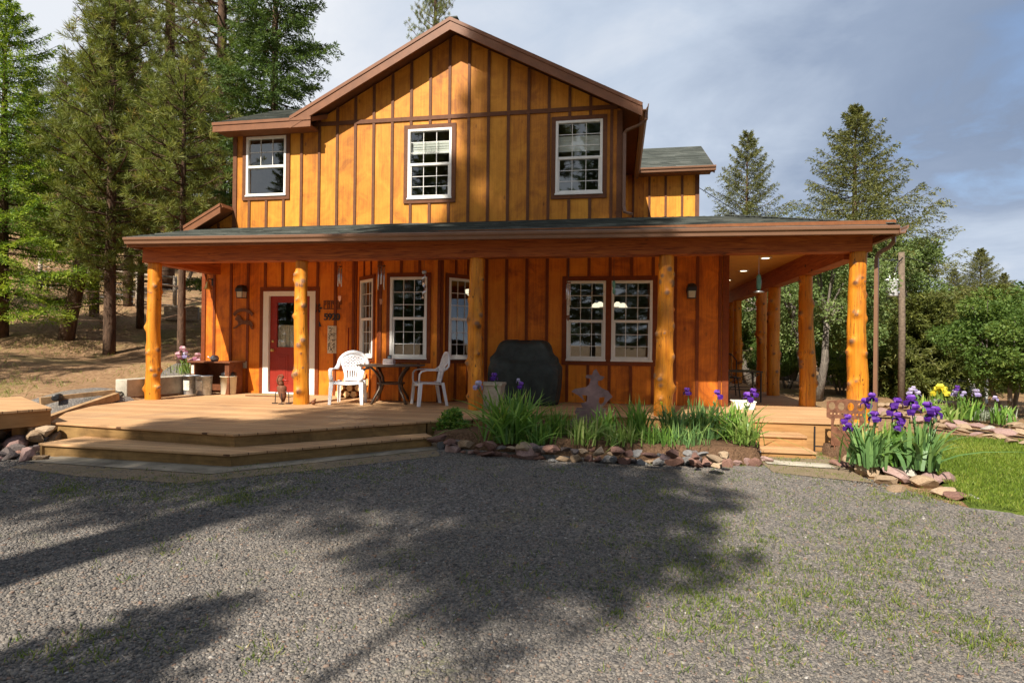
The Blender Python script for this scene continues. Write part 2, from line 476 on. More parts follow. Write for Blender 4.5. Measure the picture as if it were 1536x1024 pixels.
class MB:
    def __init__(s): s.v = []; s.f = []; s.mi = []; s.a = []; s.cur = 0; s.av = 0.5

    def face(s, ids, a=None): s.f.append(tuple(ids)); s.mi.append(s.cur); s.a.append(s.av if a is None else a)
    def add(s, pts): i = len(s.v); s.v.extend([tuple(p) for p in pts]); return i

    def quad(s, *p): i = s.add(p); s.face(range(i, i + len(p)))

    def box(s, x0, x1, y0, y1, z0, z1):
        i = s.add([(x0, y0, z0), (x1, y0, z0), (x1, y1, z0), (x0, y1, z0), (x0, y0, z1), (x1, y0, z1), (x1, y1, z1), (x0, y1, z1)])
        for q in ((0, 3, 2, 1), (4, 5, 6, 7), (0, 1, 5, 4), (1, 2, 6, 5), (2, 3, 7, 6), (3, 0, 4, 7)): s.face([i + j for j in q])

    def beam(s, a, b, w, h, up=(0, 0, 1)):
        a, b = Vector(a), Vector(b); d = (b - a).normalized(); up = Vector(up)
        sd = d.cross(up).normalized() * (w / 2); u = sd.cross(d).normalized() * (h / 2)
        P = [a - sd - u, a + sd - u, a + sd + u, a - sd + u, b - sd - u, b + sd - u, b + sd + u, b - sd + u]
        i = s.add(P)
        for q in ((0, 3, 2, 1), (4, 5, 6, 7), (0, 1, 5, 4), (1, 2, 6, 5), (2, 3, 7, 6), (3, 0, 4, 7)): s.face([i + j for j in q])

    def prism(s, poly, ext):   # polygon (3d pts), extruded by vector
        ext = Vector(ext); n = len(poly); i = s.add(poly); j = s.add([Vector(p) + ext for p in poly])
        s.face([i + k for k in range(n)][::-1]); s.face([j + k for k in range(n)])
        for k in range(n): s.face((i + k, i + (k + 1) % n, j + (k + 1) % n, j + k))

    def strip(s, path, wd, thick):   # path points, per-point half-width vectors, thickness normal computed
        n = len(path); ids = []
        for k in range(n):
            p = Vector(path[k]); w = Vector(wd[k]); t = (Vector(path[min(n - 1, k + 1)]) - Vector(path[max(0, k - 1)])).normalized()
            nn = t.cross(w).normalized() * (thick / 2)
            ids.append(s.add([p - w - nn, p + w - nn, p + w + nn, p - w + nn]))
        for k in range(n - 1):
            a, b = ids[k], ids[k + 1]
            for q in range(4): s.face((a + q, a + (q + 1) % 4, b + (q + 1) % 4, b + q))
        a, b = ids[0], ids[-1]; s.face((a + 3, a + 2, a + 1, a)); s.face((b, b + 1, b + 2, b + 3))

    def tube(s, path, rad, n=8, cap=True):
        m = len(path); rad = [rad] * m if isinstance(rad, (int, float)) else rad
        ref = None; rings = []
        for k in range(m):
            p = Vector(path[k]); t = (Vector(path[min(m - 1, k + 1)]) - Vector(path[max(0, k - 1)])).normalized()
            if ref is None: ref = Vector((1, 0, 0)) if abs(t.x) < .8 else Vector((0, 1, 0))
            x = (ref - t * ref.dot(t)).normalized(); y = t.cross(x); ref = x
            rings.append(s.add([p + (x * math.cos(2 * PI * q / n) + y * math.sin(2 * PI * q / n)) * rad[k] for q in range(n)]))
        for k in range(m - 1):
            a, b = rings[k], rings[k + 1]
            for q in range(n): s.face((a + q, a + (q + 1) % n, b + (q + 1) % n, b + q))
        if cap: s.face([rings[0] + q for q in range(n)][::-1]); s.face([rings[-1] + q for q in range(n)])

    def lathe(s, prof, c=(0, 0, 0), n=20, sx=1, sy=1):
        rings = []
        for r, z in prof: rings.append(s.add([(c[0] + r * sx * math.cos(2 * PI * q / n), c[1] + r * sy * math.sin(2 * PI * q / n), c[2] + z) for q in range(n)]))
        for k in range(len(prof) - 1):
            a, b = rings[k], rings[k + 1]
            for q in range(n): s.face((a + q, a + (q + 1) % n, b + (q + 1) % n, b + q))
        s.face([rings[0] + q for q in range(n)][::-1]); s.face([rings[-1] + q for q in range(n)])

    def sphere(s, c, r, n=10, sz=1):
        s.lathe([(max(1e-4, r * math.sin(PI * k / n)), -r * sz * math.cos(PI * k / n)) for k in range(n + 1)], c, n * 2)

    def build(s, name, mats, parent=None, smooth=False, world=False, loc=None):
        off = Vector((0, 0, 0))
        if parent is not None and world: off = ROOT[parent.name]
        elif loc is not None and world: off = Vector(loc)
        me = bpy.data.meshes.new(name)
        me.from_pydata([(x - off.x, y - off.y, z - off.z) for x, y, z in s.v], [], s.f)
        mats = mats if isinstance(mats, (list, tuple)) else [mats]
        for m in mats: me.materials.append(MT[m] if isinstance(m, str) else m)
        me.polygons.foreach_set('material_index', s.mi)
        at = me.attributes.new('rnd', 'FLOAT', 'FACE'); at.data.foreach_set('value', s.a)
        if smooth: me.polygons.foreach_set('use_smooth', [True] * len(s.f))
        me.update()
        o = bpy.data.objects.new(name, me); COL.objects.link(o)
        if loc is not None: o.location = loc
        if parent is not None: o.parent = parent; ROOT[o.name] = ROOT.get(parent.name, off)
        else: ROOT[o.name] = Vector(loc) if loc is not None else Vector((0, 0, 0))
        return o


def fixn(o):
    bm = bmesh.new(); bm.from_mesh(o.data); bmesh.ops.recalc_face_normals(bm, faces=bm.faces); bm.to_mesh(o.data); bm.free(); return o


def bev(o, w=.006, seg=2):
    m = o.modifiers.new('bevel', 'BEVEL'); m.width = w; m.segments = seg; m.limit_method = 'ANGLE'; return o


def tag(o, label, cat, group=None):
    o['label'] = label; o['category'] = cat
    if group: o['group'] = group
    return o


def thing(name, label, cat, loc, rz=0, group=None):
    o = bpy.data.objects.new(name, None); COL.objects.link(o); o.empty_display_size = .1
    o.location = loc; o.rotation_euler = (0, 0, rz); ROOT[o.name] = Vector(loc)
    return tag(o, label, cat, group)


def struct(o, kind='structure'): o['kind'] = kind; return o


def dup(root, loc, rz=0, scale=1.0, label=None):
    r = root.copy(); COL.objects.link(r); r.location = loc; r.rotation_euler = (0, 0, rz); r.scale = (scale,) * 3
    if label: r['label'] = label
    ROOT[r.name] = Vector(loc)
    for ch in list(root.children):
        c = ch.copy(); COL.objects.link(c); c.parent = r
        for g in list(ch.children):
            d = g.copy(); COL.objects.link(d); d.parent = c
    return r


def fast_quads(name, Q, rnd, mats, parent=None, mi=None):
    Q = np.asarray(Q, dtype=np.float32); N, K = Q.shape[0], Q.shape[1]
    me = bpy.data.meshes.new(name)
    me.vertices.add(N * K); me.vertices.foreach_set('co', Q.reshape(-1))
    me.loops.add(N * K); me.loops.foreach_set('vertex_index', np.arange(N * K, dtype=np.int32))
    me.polygons.add(N); me.polygons.foreach_set('loop_start', np.arange(0, N * K, K, dtype=np.int32))
    mats = mats if isinstance(mats, (list, tuple)) else [mats]
    for m in mats: me.materials.append(MT[m])
    if mi is not None: me.polygons.foreach_set('material_index', np.asarray(mi, dtype=np.int32))
    at = me.attributes.new('rnd', 'FLOAT', 'FACE'); at.data.foreach_set('value', np.asarray(rnd, dtype=np.float32))
    me.update(calc_edges=True)
    o = bpy.data.objects.new(name, me); COL.objects.link(o)
    if parent is not None: o.parent = parent
    return o


def unit(a): return a / np.maximum(1e-9, np.linalg.norm(a, axis=-1, keepdims=True))


def leafQ(P, D, L, Wd, r=rng):
    D = unit(D); s = unit(np.cross(D, r.normal(size=P.shape))); L = np.broadcast_to(np.asarray(L), (len(P),))[:, None]; Wd = np.broadcast_to(np.asarray(Wd), (len(P),))[:, None]
    m = P + D * L * .5
    return np.stack([P, m + s * Wd * .5, P + D * L, m - s * Wd * .5], 1)


# ------------------------------------------------------------------ ground
def grid_coords(a, b, near0, near1, step, far):
    c = list(np.arange(near0, near1 + 1e-6, step)); d = step; x = near0
    while x > a: d *= 1.35; x -= d; c.insert(0, x)
    d = step; x = near1
    while x < b: d *= 1.35; x += d; c.append(x)
    return c


xs = grid_coords(-900, 900, -34, 16, .5, 0); ys = grid_coords(-500, 1200, -12, 44, .5, 0)
g = MB()
for y in ys:
    for x in xs: g.v.append((x, y, ground_h(x, y) - .012))
nx = len(xs)
for j in range(len(ys) - 1):
    for i in range(nx - 1): g.face((j * nx + i, j * nx + i + 1, (j + 1) * nx + i + 1, (j + 1) * nx + i))
struct(g.build('ground', 'hill', smooth=True))


def sheet(name, poly, mat, dz, step=.25, kind='structure'):
    """a sheet following the ground inside a polygon"""
    bm = bmesh.new(); vs = [bm.verts.new((p[0], p[1], 0)) for p in poly]; bm.faces.new(vs)
    x0, x1 = min(p[0] for p in poly), max(p[0] for p in poly); y0, y1 = min(p[1] for p in poly), max(p[1] for p in poly)
    for ax, a, b in ((0, x0, x1), (1, y0, y1)):
        c = math.ceil(a / step) * step
        while c < b:
            co_ = (c, 0, 0) if ax == 0 else (0, c, 0); no = (1, 0, 0) if ax == 0 else (0, 1, 0)
            bmesh.ops.bisect_plane(bm, geom=bm.verts[:] + bm.edges[:] + bm.faces[:], plane_co=co_, plane_no=no, dist=1e-5); c += step
    for v in bm.verts:
        edge = any(e.is_boundary for e in v.link_edges)
        v.co.z = ground_h(v.co.x, v.co.y) + (min(dz, -.01) if edge and dz > .03 else dz)
    bmesh.ops.recalc_face_normals(bm, faces=bm.faces)
    me = bpy.data.meshes.new(name); bm.to_mesh(me); bm.free(); me.materials.append(MT[mat])
    for p in me.polygons: p.use_smooth = True
    o = bpy.data.objects.new(name, me); COL.objects.link(o)
    if me.polygons and sum(p.normal.z for p in me.polygons) < 0: me.flip_normals()
    return struct(o, kind)


T1 = [gp(x, y) for x, y in ((-60, 690), (0, 664), (60, 643), (120, 622), (175, 603))]
T2 = [gp(x, y) for x, y in ((60, 609), (172, 597))]
sheet('gravel_driveway', [(-11, -10), (4.2, -10), (4.2, 6.2), (3.4, 6.4), (2.6, 7.4), (2.2, 8.9), (-3, 9.4), (-9.6, 9.4), (-10.2, 7.2), (-10.6, 5)], 'gravel', .002)
pth = [(T1[0].x, T1[0].y)] + [(p.x, p.y) for p in T1[1:]] + [(-10.6, 13), (-9.0, 13), (-9.0, 9.0), (-8.9, 7.0), (-8.2, 5.5)]
sheet('gravel_path', pth, 'gravel', .02)
LAWN = [(3.42, 6.42), (3.9, 6.12), (6, 5.2), (14, 2.0), (14, 9.5), (7.2, 10.9), (6.3, 11.0), (5.3, 11.3), (4.4, 11.5), (4.1, 11.3), (3.95, 9.6), (3.75, 8.6), (3.7, 7.6), (3.55, 6.9)]
sheet('lawn', LAWN, 'lawnbase', .045)
BED = [(-2.6, 7.85), (-1.9, 7.72), (-.6, 7.64), (.4, 7.66), (1.3, 7.8), (1.9, 8.05), (2.0, 9.45), (-1.1, 9.5), (-2.1, 8.55)]
sheet('flower_bed_soil', BED, 'soil', .22, .12)
BED2 = [(p.x, p.y) for p in (gp(1256, 688), gp(1290, 699), gp(1325, 711), gp(1365, 716), gp(1405, 721), gp(1442, 731))] + [(3.72, 7.1), (3.78, 8.0), (3.85, 9.3), (2.95, 9.3)]
sheet('right_bed_soil', BED2, 'soil', .15, .12)
sheet('concrete_apron', [(-6.8, 5.72), (-4.3, 5.62), (-2.35, 7.62), (-2.6, 8.1), (-4.4, 6.2), (-6.6, 6.3)], 'apron', .014)
sheet('dirt_margin', [(-6.7, 5.45), (-5.6, 5.25), (-4.3, 5.2), (-3.3, 6.1), (-2.2, 7.2), (-2.4, 7.6), (-4.3, 5.7), (-6.6, 5.8)], 'dirt', .008)
sheet('stepping_pad', [(1.95, 8.1), (2.75, 8.0), (2.75, 8.3), (1.95, 8.4)], 'concrete', .02)
sheet('dirt_strip', [(1.9, 7.6), (2.9, 7.3), (2.9, 8.9), (1.9, 8.9)], 'dirt', .010)
# ------------------------------------------------------------------ the cabin
CAB = thing('timber_house', 'two storey orange stained board and batten house with log post porch', 'house', (-3.4, 15.0, 0.0))


def C(mb, name, mats, smooth=False, parent=CAB): return mb.build(name, mats, parent, smooth, world=True)


def wall_cells(mb, x0, x1, z0, z1, y0, y1, ops):
    X = sorted({x0, x1, *[o[0] for o in ops], *[o[1] for o in ops]}); Zs = sorted({z0, z1, *[o[2] for o in ops], *[o[3] for o in ops]})
    for a, b in zip(X, X[1:]):
        run = None
        for c, d in zip(Zs, Zs[1:]):
            mx, mz = (a + b) / 2, (c + d) / 2
            hole = any(o[0] < mx < o[1] and o[2] < mz < o[3] for o in ops)
            if hole:
                if run is not None: mb.box(a, b, y0, y1, run, c); run = None
            elif run is None: run = c
        if run is not None: mb.box(a, b, y0, y1, run, z1)


def battens(mb, xs_, zlo, zhi, y, ops, wd=.056, th=.022):
    for x in xs_:
        lo, hi = zlo, zhi(x) if callable(zhi) else zhi
        segs = [(lo, hi)]
        for o in ops:
            if o[0] - .09 < x < o[1] + .09:
                n = []
                for a, b in segs:
                    if o[2] - .08 > a: n.append((a, min(b, o[2] - .092)))
                    if o[3] + .08 < b: n.append((max(a, o[3] + .092), b))
                segs = n
        for a, b in segs:
            if b - a > .02: mb.box(x - wd / 2, x + wd / 2, y - th, y, a, b)


BX = [-3.39 + .406 * k for k in range(-14, 14)]
# lower front wall
LW = [(-.97, -.22, 1.14, 2.68), (-.11, .66, 1.14, 2.68)]
DOOR = (-7.48, -6.27, .33, 2.51)
BAYO = (-5.15, -2.9, .30, 2.80)
m = MB(); wall_cells(m, -8.97, 2.02, .30, 3.86, W, W + .15, LW + [DOOR, BAYO])
m.box(1.87, 2.02, W + .15, 20.3, .30, 3.80); m.box(-8.97, -8.82, W + .15, 20.3, .30, 3.80); m.box(-8.82, 1.87, 20.15, 20.3, .30, 3.80)
m.cur = 1
pair = [(-.97, .66, 1.14, 2.68)]
battens(m, [x for x in BX if -8.9 < x < 1.95 and not (-5.40 < x < -2.66)], .33, 3.17, W, pair + [DOOR])
m.box(-8.97, -8.88, W - .024, W, .33, 3.17); m.box(1.93, 2.045, W - .024, W, .33, 3.17); m.box(2.02, 2.044, W, W + .1, .33, 3.17)
for y in [W + .6 + .61 * k for k in range(14)]: m.box(2.02, 2.04, y, y + .056, .33, 3.17)
m.box(-.97 - .09, .66 + .09, W - .026, W, 2.68, 2.77); m.box(-.97 - .09, .66 + .09, W - .026, W, 1.05, 1.14)
m.box(-1.06, -.97, W - .026, W, 1.14, 2.68); m.box(.66, .75, W - .026, W, 1.14, 2.68); m.box(-.22, -.11, W - .026, W, 1.14, 2.68)
C(m, 'lower_wall', ['sid_lo', 'batten_lo'])
# bay
m = MB(); bayp = [(-5.36, W), (-4.53, 10.65), (-3.30, 10.65), (-2.69, W)]
bayw = []


def panel(mb, a, b, op, th=.08):
    a, b = Vector((*a, 0)), Vector((*b, 0)); L = (b - a).length; d = (b - a) / L; nn = Vector((-d.y, d.x, 0))   # inward normal
    t = MB(); wall_cells(t, 0, L, .33, 3.17, 0, th, [op]); k0 = len(t.f); t.cur = 1
    for x in (.028, L - .028): t.box(x - .028, x + .028, -.02, 0, .33, 3.17)
    x0, x1, z0, z1 = op
    t.box(x0 - .07, x1 + .07, -.024, 0, z1, z1 + .08); t.box(x0 - .07, x1 + .07, -.024, 0, z0 - .08, z0)
    t.box(x0 - .07, x0, -.024, 0, z0, z1); t.box(x1, x1 + .07, -.024, 0, z0, z1)
    q = .25 * L
    for x in (L * .36, L * .66):
        t.box(x - .025, x + .025, -.02, 0, .33, z0 - .082); t.box(x - .025, x + .025, -.02, 0, z1 + .082, 3.17)
    i = len(mb.v)
    for v in t.v: p = a + d * v[0] + nn * v[1]; mb.v.append((p.x, p.y, v[2]))
    for f, mi in zip(t.f, t.mi): mb.f.append(tuple(j + i for j in f)); mb.mi.append(mi); mb.a.append(.5)
    bayw.append((a + d * x0, math.atan2(d.y, d.x), x1 - x0, z0, z1))


LL = math.hypot(.83, .76); LR_ = math.hypot(.61, .76)
panel(m, bayp[0], bayp[1], (.26, .88, 1.14, 2.70)); panel(m, bayp[1], bayp[2], (.23, .97, 1.14, 2.70)); panel(m, bayp[2], bayp[3], (.18, .80, 1.14, 2.70))
C(m, 'bay_wall', ['sid_lo', 'batten_lo'])

# upper wall
UW = [(-7.93, -6.99, 4.56, 5.84), (-4.26, -3.33, 4.38, 5.81), (-1.22, -.31, 4.37, 5.81)]
SL = .516; AP = (-3.28, 7.83)


def zr(x): return AP[1] - SL * abs(x - AP[0])


m = MB(); wall_cells(m, -8.25, .05, 3.86, 5.97, W, W + .15, UW)
m.prism([(-6.56, W, 5.97), (.05, W, 5.97), (AP[0], W, zr(AP[0]) - .14)], (0, .15, 0))
m.box(-.10, .05, W + .15, 20.3, 3.86, 5.9); m.box(-8.25, -8.10, W + .15, 15.6, 3.86, 5.9); m.box(-6.6, -6.45, 15.6, 20.3, 3.86, 5.9)
m.prism([(-6.56, 20.15, 5.9), (.05, 20.15, 5.9), (AP[0], 20.15, zr(AP[0]) - .14)], (0, .15, 0)); m.box(-6.6, .05, 20.15, 20.3, 3.8, 5.9)
m.prism([(-8.25, 11.6, 5.9), (-8.25, 15.5, 5.9), (-8.25, 13.55, 6.95)], (.15, 0, 0))
m.prism([(-8.97, W, 3.5), (-8.25, W, 3.5), (-8.25, W, 4.20), (-8.97, W, 3.83)], (0, .15, 0))
# right cross gable
m.box(.05, 2.02, 15.5, 15.65, 3.86, 5.88); m.box(1.87, 2.02, 15.65, 20.15, 3.86, 5.88); m.prism([(2.02, 15.5, 5.88), (2.02, 20.1, 5.88), (2.02, 17.8, 7.05)], (-.15, 0, 0))
m.cur = 1
battens(m, [x for x in BX if -8.1 < x < -6.6], 3.87, 5.86, W, UW)
battens(m, [x for x in BX if -6.6 < x < -.06], 3.87, 5.99, W, UW)
battens(m, [x for x in BX if -6.4 < x < -.1], 6.072, lambda x: zr(x) - .15, W, [])
m.box(-6.5, -.04, W - .026, W, 5.99, 6.07)
m.box(-8.25, -8.16, W - .024, W, 3.87, 5.9); m.box(-.04, .06, W - .024, W, 3.87, 5.95); m.box(.05, .074, W, W + .1, 3.87, 5.9)
m.box(-8.62, -8.57, W - .02, W, 3.5, 4.0)
for o in UW:
    x0, x1, z0, z1 = o
    m.box(x0 - .085, x1 + .085, W - .03, W, z1, z1 + .085); m.box(x0 - .085, x1 + .085, W - .03, W, z0 - .085, z0)
    m.box(x0 - .085, x0, W - .03, W, z0, z1); m.box(x1, x1 + .085, W - .03, W, z0, z1)
for x in (.35, .76, 1.17, 1.58): m.box(x, x + .056, 15.478, 15.5, 3.86, 5.86)
m.box(1.93, 2.03, 15.476, 15.5, 3.86, 5.86)
C(m, 'upper_wall', ['sid_up', 'batten_up'])


def roof_plane(mb, e0, e1, r1, r0, thick=.09, course=.15):
    e0, e1, r0, r1 = map(Vector, (e0, e1, r0, r1)); n = (e1 - e0).cross(r0 - e0).normalized()
    if n.z < 0: n = -n
    Ls = ((r0 + r1) / 2 - (e0 + e1) / 2).length; k = max(1, int(Ls / course)); mb.cur = 0
    seg = max(1, int((e1 - e0).length / .9))
    for i in range(k):
        a0, a1 = e0.lerp(r0, i / k), e1.lerp(r1, i / k); b0, b1 = e0.lerp(r0, (i + 1) / k), e1.lerp(r1, (i + 1) / k)
        for s in range(seg):
            u, v = s / seg, (s + 1) / seg; j = random.uniform(.010, .018)
            p = [a0.lerp(a1, u), a0.lerp(a1, v), b0.lerp(b1, v), b0.lerp(b1, u)]
            q = [p[0] + n * j, p[1] + n * j, p[2] + n * .002, p[3] + n * .002]
            mb.quad(*q); mb.quad(p[0], p[1], q[1], q[0])
    mb.cur = 1; d = n * (-thick); b = [p + d for p in (e0, e1, r1, r0)]; t = [p for p in (e0, e1, r1, r0)]
    mb.quad(b[3], b[2], b[1], b[0])
    for i in range(4): mb.quad(b[i], b[(i + 1) % 4], t[(i + 1) % 4], t[i])


RY0, RY1 = 11.03, 20.7
m = MB()
roof_plane(m, (.42, RY0, zr(.42)), (.42, RY1, zr(.42)), (AP[0], RY1, AP[1]), (AP[0], RY0, AP[1]))
roof_plane(m, (-6.68, RY0, zr(-6.68)), (-6.68, RY1, zr(-6.68)), (AP[0], RY1, AP[1]), (AP[0], RY0, AP[1]))
m.cur = 0; m.beam((AP[0], RY0 + .01, AP[1] + .015), (AP[0], RY1, AP[1] + .015), .26, .03)
C(m, 'roof', ['shingle', 'trim'])
m = MB()     # left cross gable roof
roof_plane(m, (-8.46, RY0, 6.05), (-6.22, RY0, 6.05), (-5.2, 13.3, 7.20), (-8.46, 13.3, 7.20))
roof_plane(m, (-8.46, 15.7, 6.0), (-6.0, 15.7, 6.0), (-5.2, 13.3, 7.20), (-8.46, 13.3, 7.20))
m.cur = 1; m.box(-8.40, -6.24, RY0 + .02, W - .03, 5.86, 5.90)
C(m, 'roof', ['shingle', 'trim'])
m = MB()     # right cross gable roof
roof_plane(m, (.5, 15.13, 5.93), (2.32, 15.13, 5.93), (2.32, 17.45, 7.18), (-1.0, 17.45, 7.18))
roof_plane(m, (.5, 20.5, 5.75), (2.32, 20.5, 5.75), (2.32, 17.45, 7.18), (-1.0, 17.45, 7.18))
m.cur = 1; m.box(.5, 2.28, 15.15, 15.475, 5.80, 5.84)
C(m, 'roof', ['shingle', 'trim'])
m = MB()     # low roof on the left side
roof_plane(m, (-9.12, W + .002, 3.88), (-9.12, 18.5, 3.88), (-8.252, 18.5, 4.34), (-8.252, W + .002, 4.34))
roof_plane(m, (-9.12, RY0, 3.88), (-9.12, W, 3.88), (-8.252, W, 4.34), (-8.252, RY0, 4.34))
C(m, 'roof', ['shingle', 'trim'])
# fascia boards


def FB(*a, mat='fascia'): q = MB(); q.box(*a); return C(q, 'fascia', mat)


def FP(poly, ext, mat='fascia'): q = MB(); q.prism(poly, ext); return fixn(C(q, 'fascia', mat))


for sx, xe in ((1, .42), (-1, -6.68)):
    x0 = AP[0]
    FP([(x0, RY0 - .035, AP[1] - .03), (xe, RY0 - .035, zr(xe) - .03), (xe, RY0 - .035, zr(xe) - .25), (x0, RY0 - .035, AP[1] - .25)], (0, .035, 0))
    FP([(x0, RY0 - .05, AP[1] - .005), (xe, RY0 - .05, zr(xe) - .005), (xe, RY0 - .05, zr(xe) - .075), (x0, RY0 - .05, AP[1] - .075)], (0, .014, 0))
FB(-8.46, -6.22, RY0 - .029, RY0, 5.845, 6.01); FB(-8.47, -6.21, RY0 - .044, RY0 - .030, 5.98, 6.04)
FP([(-9.12, RY0 - .035, 3.86), (-8.252, RY0 - .035, 4.32), (-8.252, RY0 - .035, 4.13), (-9.12, RY0 - .035, 3.67)], (0, .035, 0))
FP([(-9.12, RY0 - .05, 3.875), (-8.252, RY0 - .05, 4.335), (-8.252, RY0 - .05, 4.275), (-9.12, RY0 - .05, 3.815)], (0, .014, 0))
FB(.385, .42, RY0, RY1, zr(.42) - .26, zr(.42) - .095)
FB(.5, 2.32, 15.10, 15.13, 5.76, 5.90); FP([(2.32, 15.13, 5.90), (2.32, 17.45, 7.14), (2.32, 17.45, 6.98), (2.32, 15.13, 5.74)], (.03, 0, 0))
# gutters


def gutter(a, b, out, name='gutter'):
    a, b, out = Vector(a), Vector(b), Vector(out); up = Vector((0, 0, 1)); m = MB()
    prof = [(0, -.115), (.075, -.115), (.085, -.07), (.11, -.045), (.118, -.008), (.108, 0), (.098, -.012), (.09, -.05), (.06, -.1), (0.012, -.1), (0.0, 0.0)]
    pts = [a + out * u + up * w for u, w in prof]; m.prism(pts, b - a); return fixn(C(m, name, 'gutter'))


gutter((-8.85, 9.28, 3.30), (3.96, 9.28, 3.205), (0, -1, 0))
gutter((3.96, 9.17, 3.205), (3.96, 20.4, 3.18), (1, 0, 0))
gutter((.42, RY0 - .02, 5.90), (.42, RY1, 5.86), (1, 0, 0))
gutter((.5, 15.10, 5.90), (2.36, 15.10, 5.90), (0, -1, 0))
# porch roof
m = MB()
HA = (2.02, W, 3.87)
roof_plane(m, (-8.86, 9.26, 3.315), (.05, 9.26, 3.255), (.05, W - .004, 3.885), (-9.0, W - .004, 3.885), .07, .14)
roof_plane(m, (.05, 9.26, 3.255), (3.95, 9.26, 3.225), HA, (.05, W - .002, 3.885), .07, .14)
roof_plane(m, (3.95, 9.26, 3.225), (3.95, 20.5, 3.225), (2.02, 20.5, 3.87), HA, .07, .14)
roof_plane(m, (2.02, W, 3.868), (2.02, 20.5, 3.868), (.05, 20.5, 3.95), (.05, W, 3.885), .05, .14)
m.cur = 0; n = 26
for i in range(n):      # hip cap tabs
    a = Vector((3.95, 9.26, 3.245)).lerp(Vector(HA) + Vector((0, 0, .02)), i / n); b = Vector((3.95, 9.26, 3.235)).lerp(Vector(HA) + Vector((0, 0, .005)), (i + 1.2) / n)
    m.beam(a, b, .2, .014)
C(m, 'porch_roof', ['shingle', 'trim'])
FB(-8.85, 3.95, 9.265, 9.29, 3.13, 3.30, mat='trim'); FB(3.93, 3.955, 9.292, 20.4, 3.08, 3.22, mat='trim')
m = MB(); m.beam((-8.84, 9.292, 3.23), (-8.985, W, 3.23), .025, .18); C(m, 'fascia', 'trim')
for a in ((-8.82, 3.92, 9.295, 9.565, 3.192, 3.21), (3.885, 3.92, 9.57, 20.3, 3.175, 3.195)): m = MB(); m.box(*a); C(m, 'soffit', 'trim')
m = MB(); m.box(-8.90, 3.88, 9.83, W - .03, 3.175, 3.195); m.box(2.05, 3.88, W - .028, 20.2, 3.175, 3.195)
C(m, 'porch_ceiling', 'ceiling')
m = MB(); m.box(-8.80, 3.76, 9.57, 9.81, 2.895, 3.19); C(m, 'porch_beam', 'beam')
m = MB(); m.box(3.45, 3.69, 9.815, 20.1, 2.81, 3.172); C(m, 'porch_beam', 'beam')
m = MB(); m.box(-8.77, -8.53, 9.815, W - .003, 2.88, 3.172); C(m, 'porch_beam', 'beam')


def log_post(x, y, z1, r, seed, nk=13):
    R = random.Random(seed); m = MB(); n, kz = 30, 90; z0 = DT; H = z1 - z0
    kn = [(R.uniform(0, 2 * PI) if R.random() < .35 else R.uniform(PI * 1.0, PI * 2.0), R.uniform(.06, .97) * H, R.uniform(.022, .05), R.uniform(.006, .055)) for _ in range(nk)]
    ph = [R.uniform(0, 6) for _ in range(4)]; vk = []
    for k in range(kz + 1):
        z = H * k / kz; rr = r * (1.08 - .16 * k / kz)
        bx, by = .018 * math.sin(z * 1.7 + ph[0]), .018 * math.sin(z * 1.3 + ph[1])
        for q in range(n):
            th = 2 * PI * q / n; d = rr * (1 + .06 * math.sin(2 * th + ph[2] + z * 1.4) + .05 * math.sin(3 * th - z * 2.3 + ph[3]) + .02 * math.sin(7 * th + z * 4) + .035 * math.sin(z * 9 + ph[0]) * math.sin(th + z * 3)); kk = 0
            for (a, kz_, s, hh) in kn:
                da = (th - a + PI) % (2 * PI) - PI; e = math.exp(-((da * rr) ** 2 + (z - kz_) ** 2) / (2 * s * s)); d += hh * e; kk = max(kk, e)
            m.v.append((x + bx + d * math.cos(th), y + by + d * math.sin(th), z0 + z)); vk.append(kk)
    for k in range(kz):
        for q in range(n):
            f = (k * n + q, k * n + (q + 1) % n, (k + 1) * n + (q + 1) % n, (k + 1) * n + q); m.face(f)
    m.face([kz * n + q for q in range(n)], 0)
    o = C(m, 'porch_post', 'log', True); o.data.attributes.remove(o.data.attributes['rnd']); at = o.data.attributes.new('rnd', 'FLOAT', 'POINT'); at.data.foreach_set('value', vk); return o


for i, (x, y, z1, r) in enumerate([(-8.64, 9.69, 2.897, .132), (-5.60, 9.69, 2.897, .128), (-2.37, 9.69, 2.897, .135), (.76, 9.69, 2.897, .14), (3.61, 9.69, 2.897, .142)]): log_post(x, y, z1, r * .93, 40 + i, 19)
for i, (y, r) in enumerate([(11.98, .14), (14.37, .145), (15.49, .14), (18.5, .14), (19.4, .14)]): log_post(3.57, y, 2.812, r * .93, 60 + i, 13)

# downspouts
m = MB(); m.strip([(.49, 11.12, 5.80), (.49, 11.14, 5.66), (.40, 11.22, 5.60), (.16, 11.33, 5.55), (.10, 11.36, 5.50), (.10, 11.36, 4.1), (.12, 11.33, 3.98), (.25, 11.28, 3.93)], [(.028, .01, 0)] * 8, .042); C(m, 'downspout', 'spout')
m = MB(); m.strip([(4.02, 9.5, 3.12), (4.02, 9.5, 3.02), (3.98, 9.55, 2.95), (3.88, 9.64, 2.88), (3.855, 9.66, 2.8), (3.855, 9.66, .06)], [(.02, .03, 0)] * 6, .05); C(m, 'downspout', 'spout')


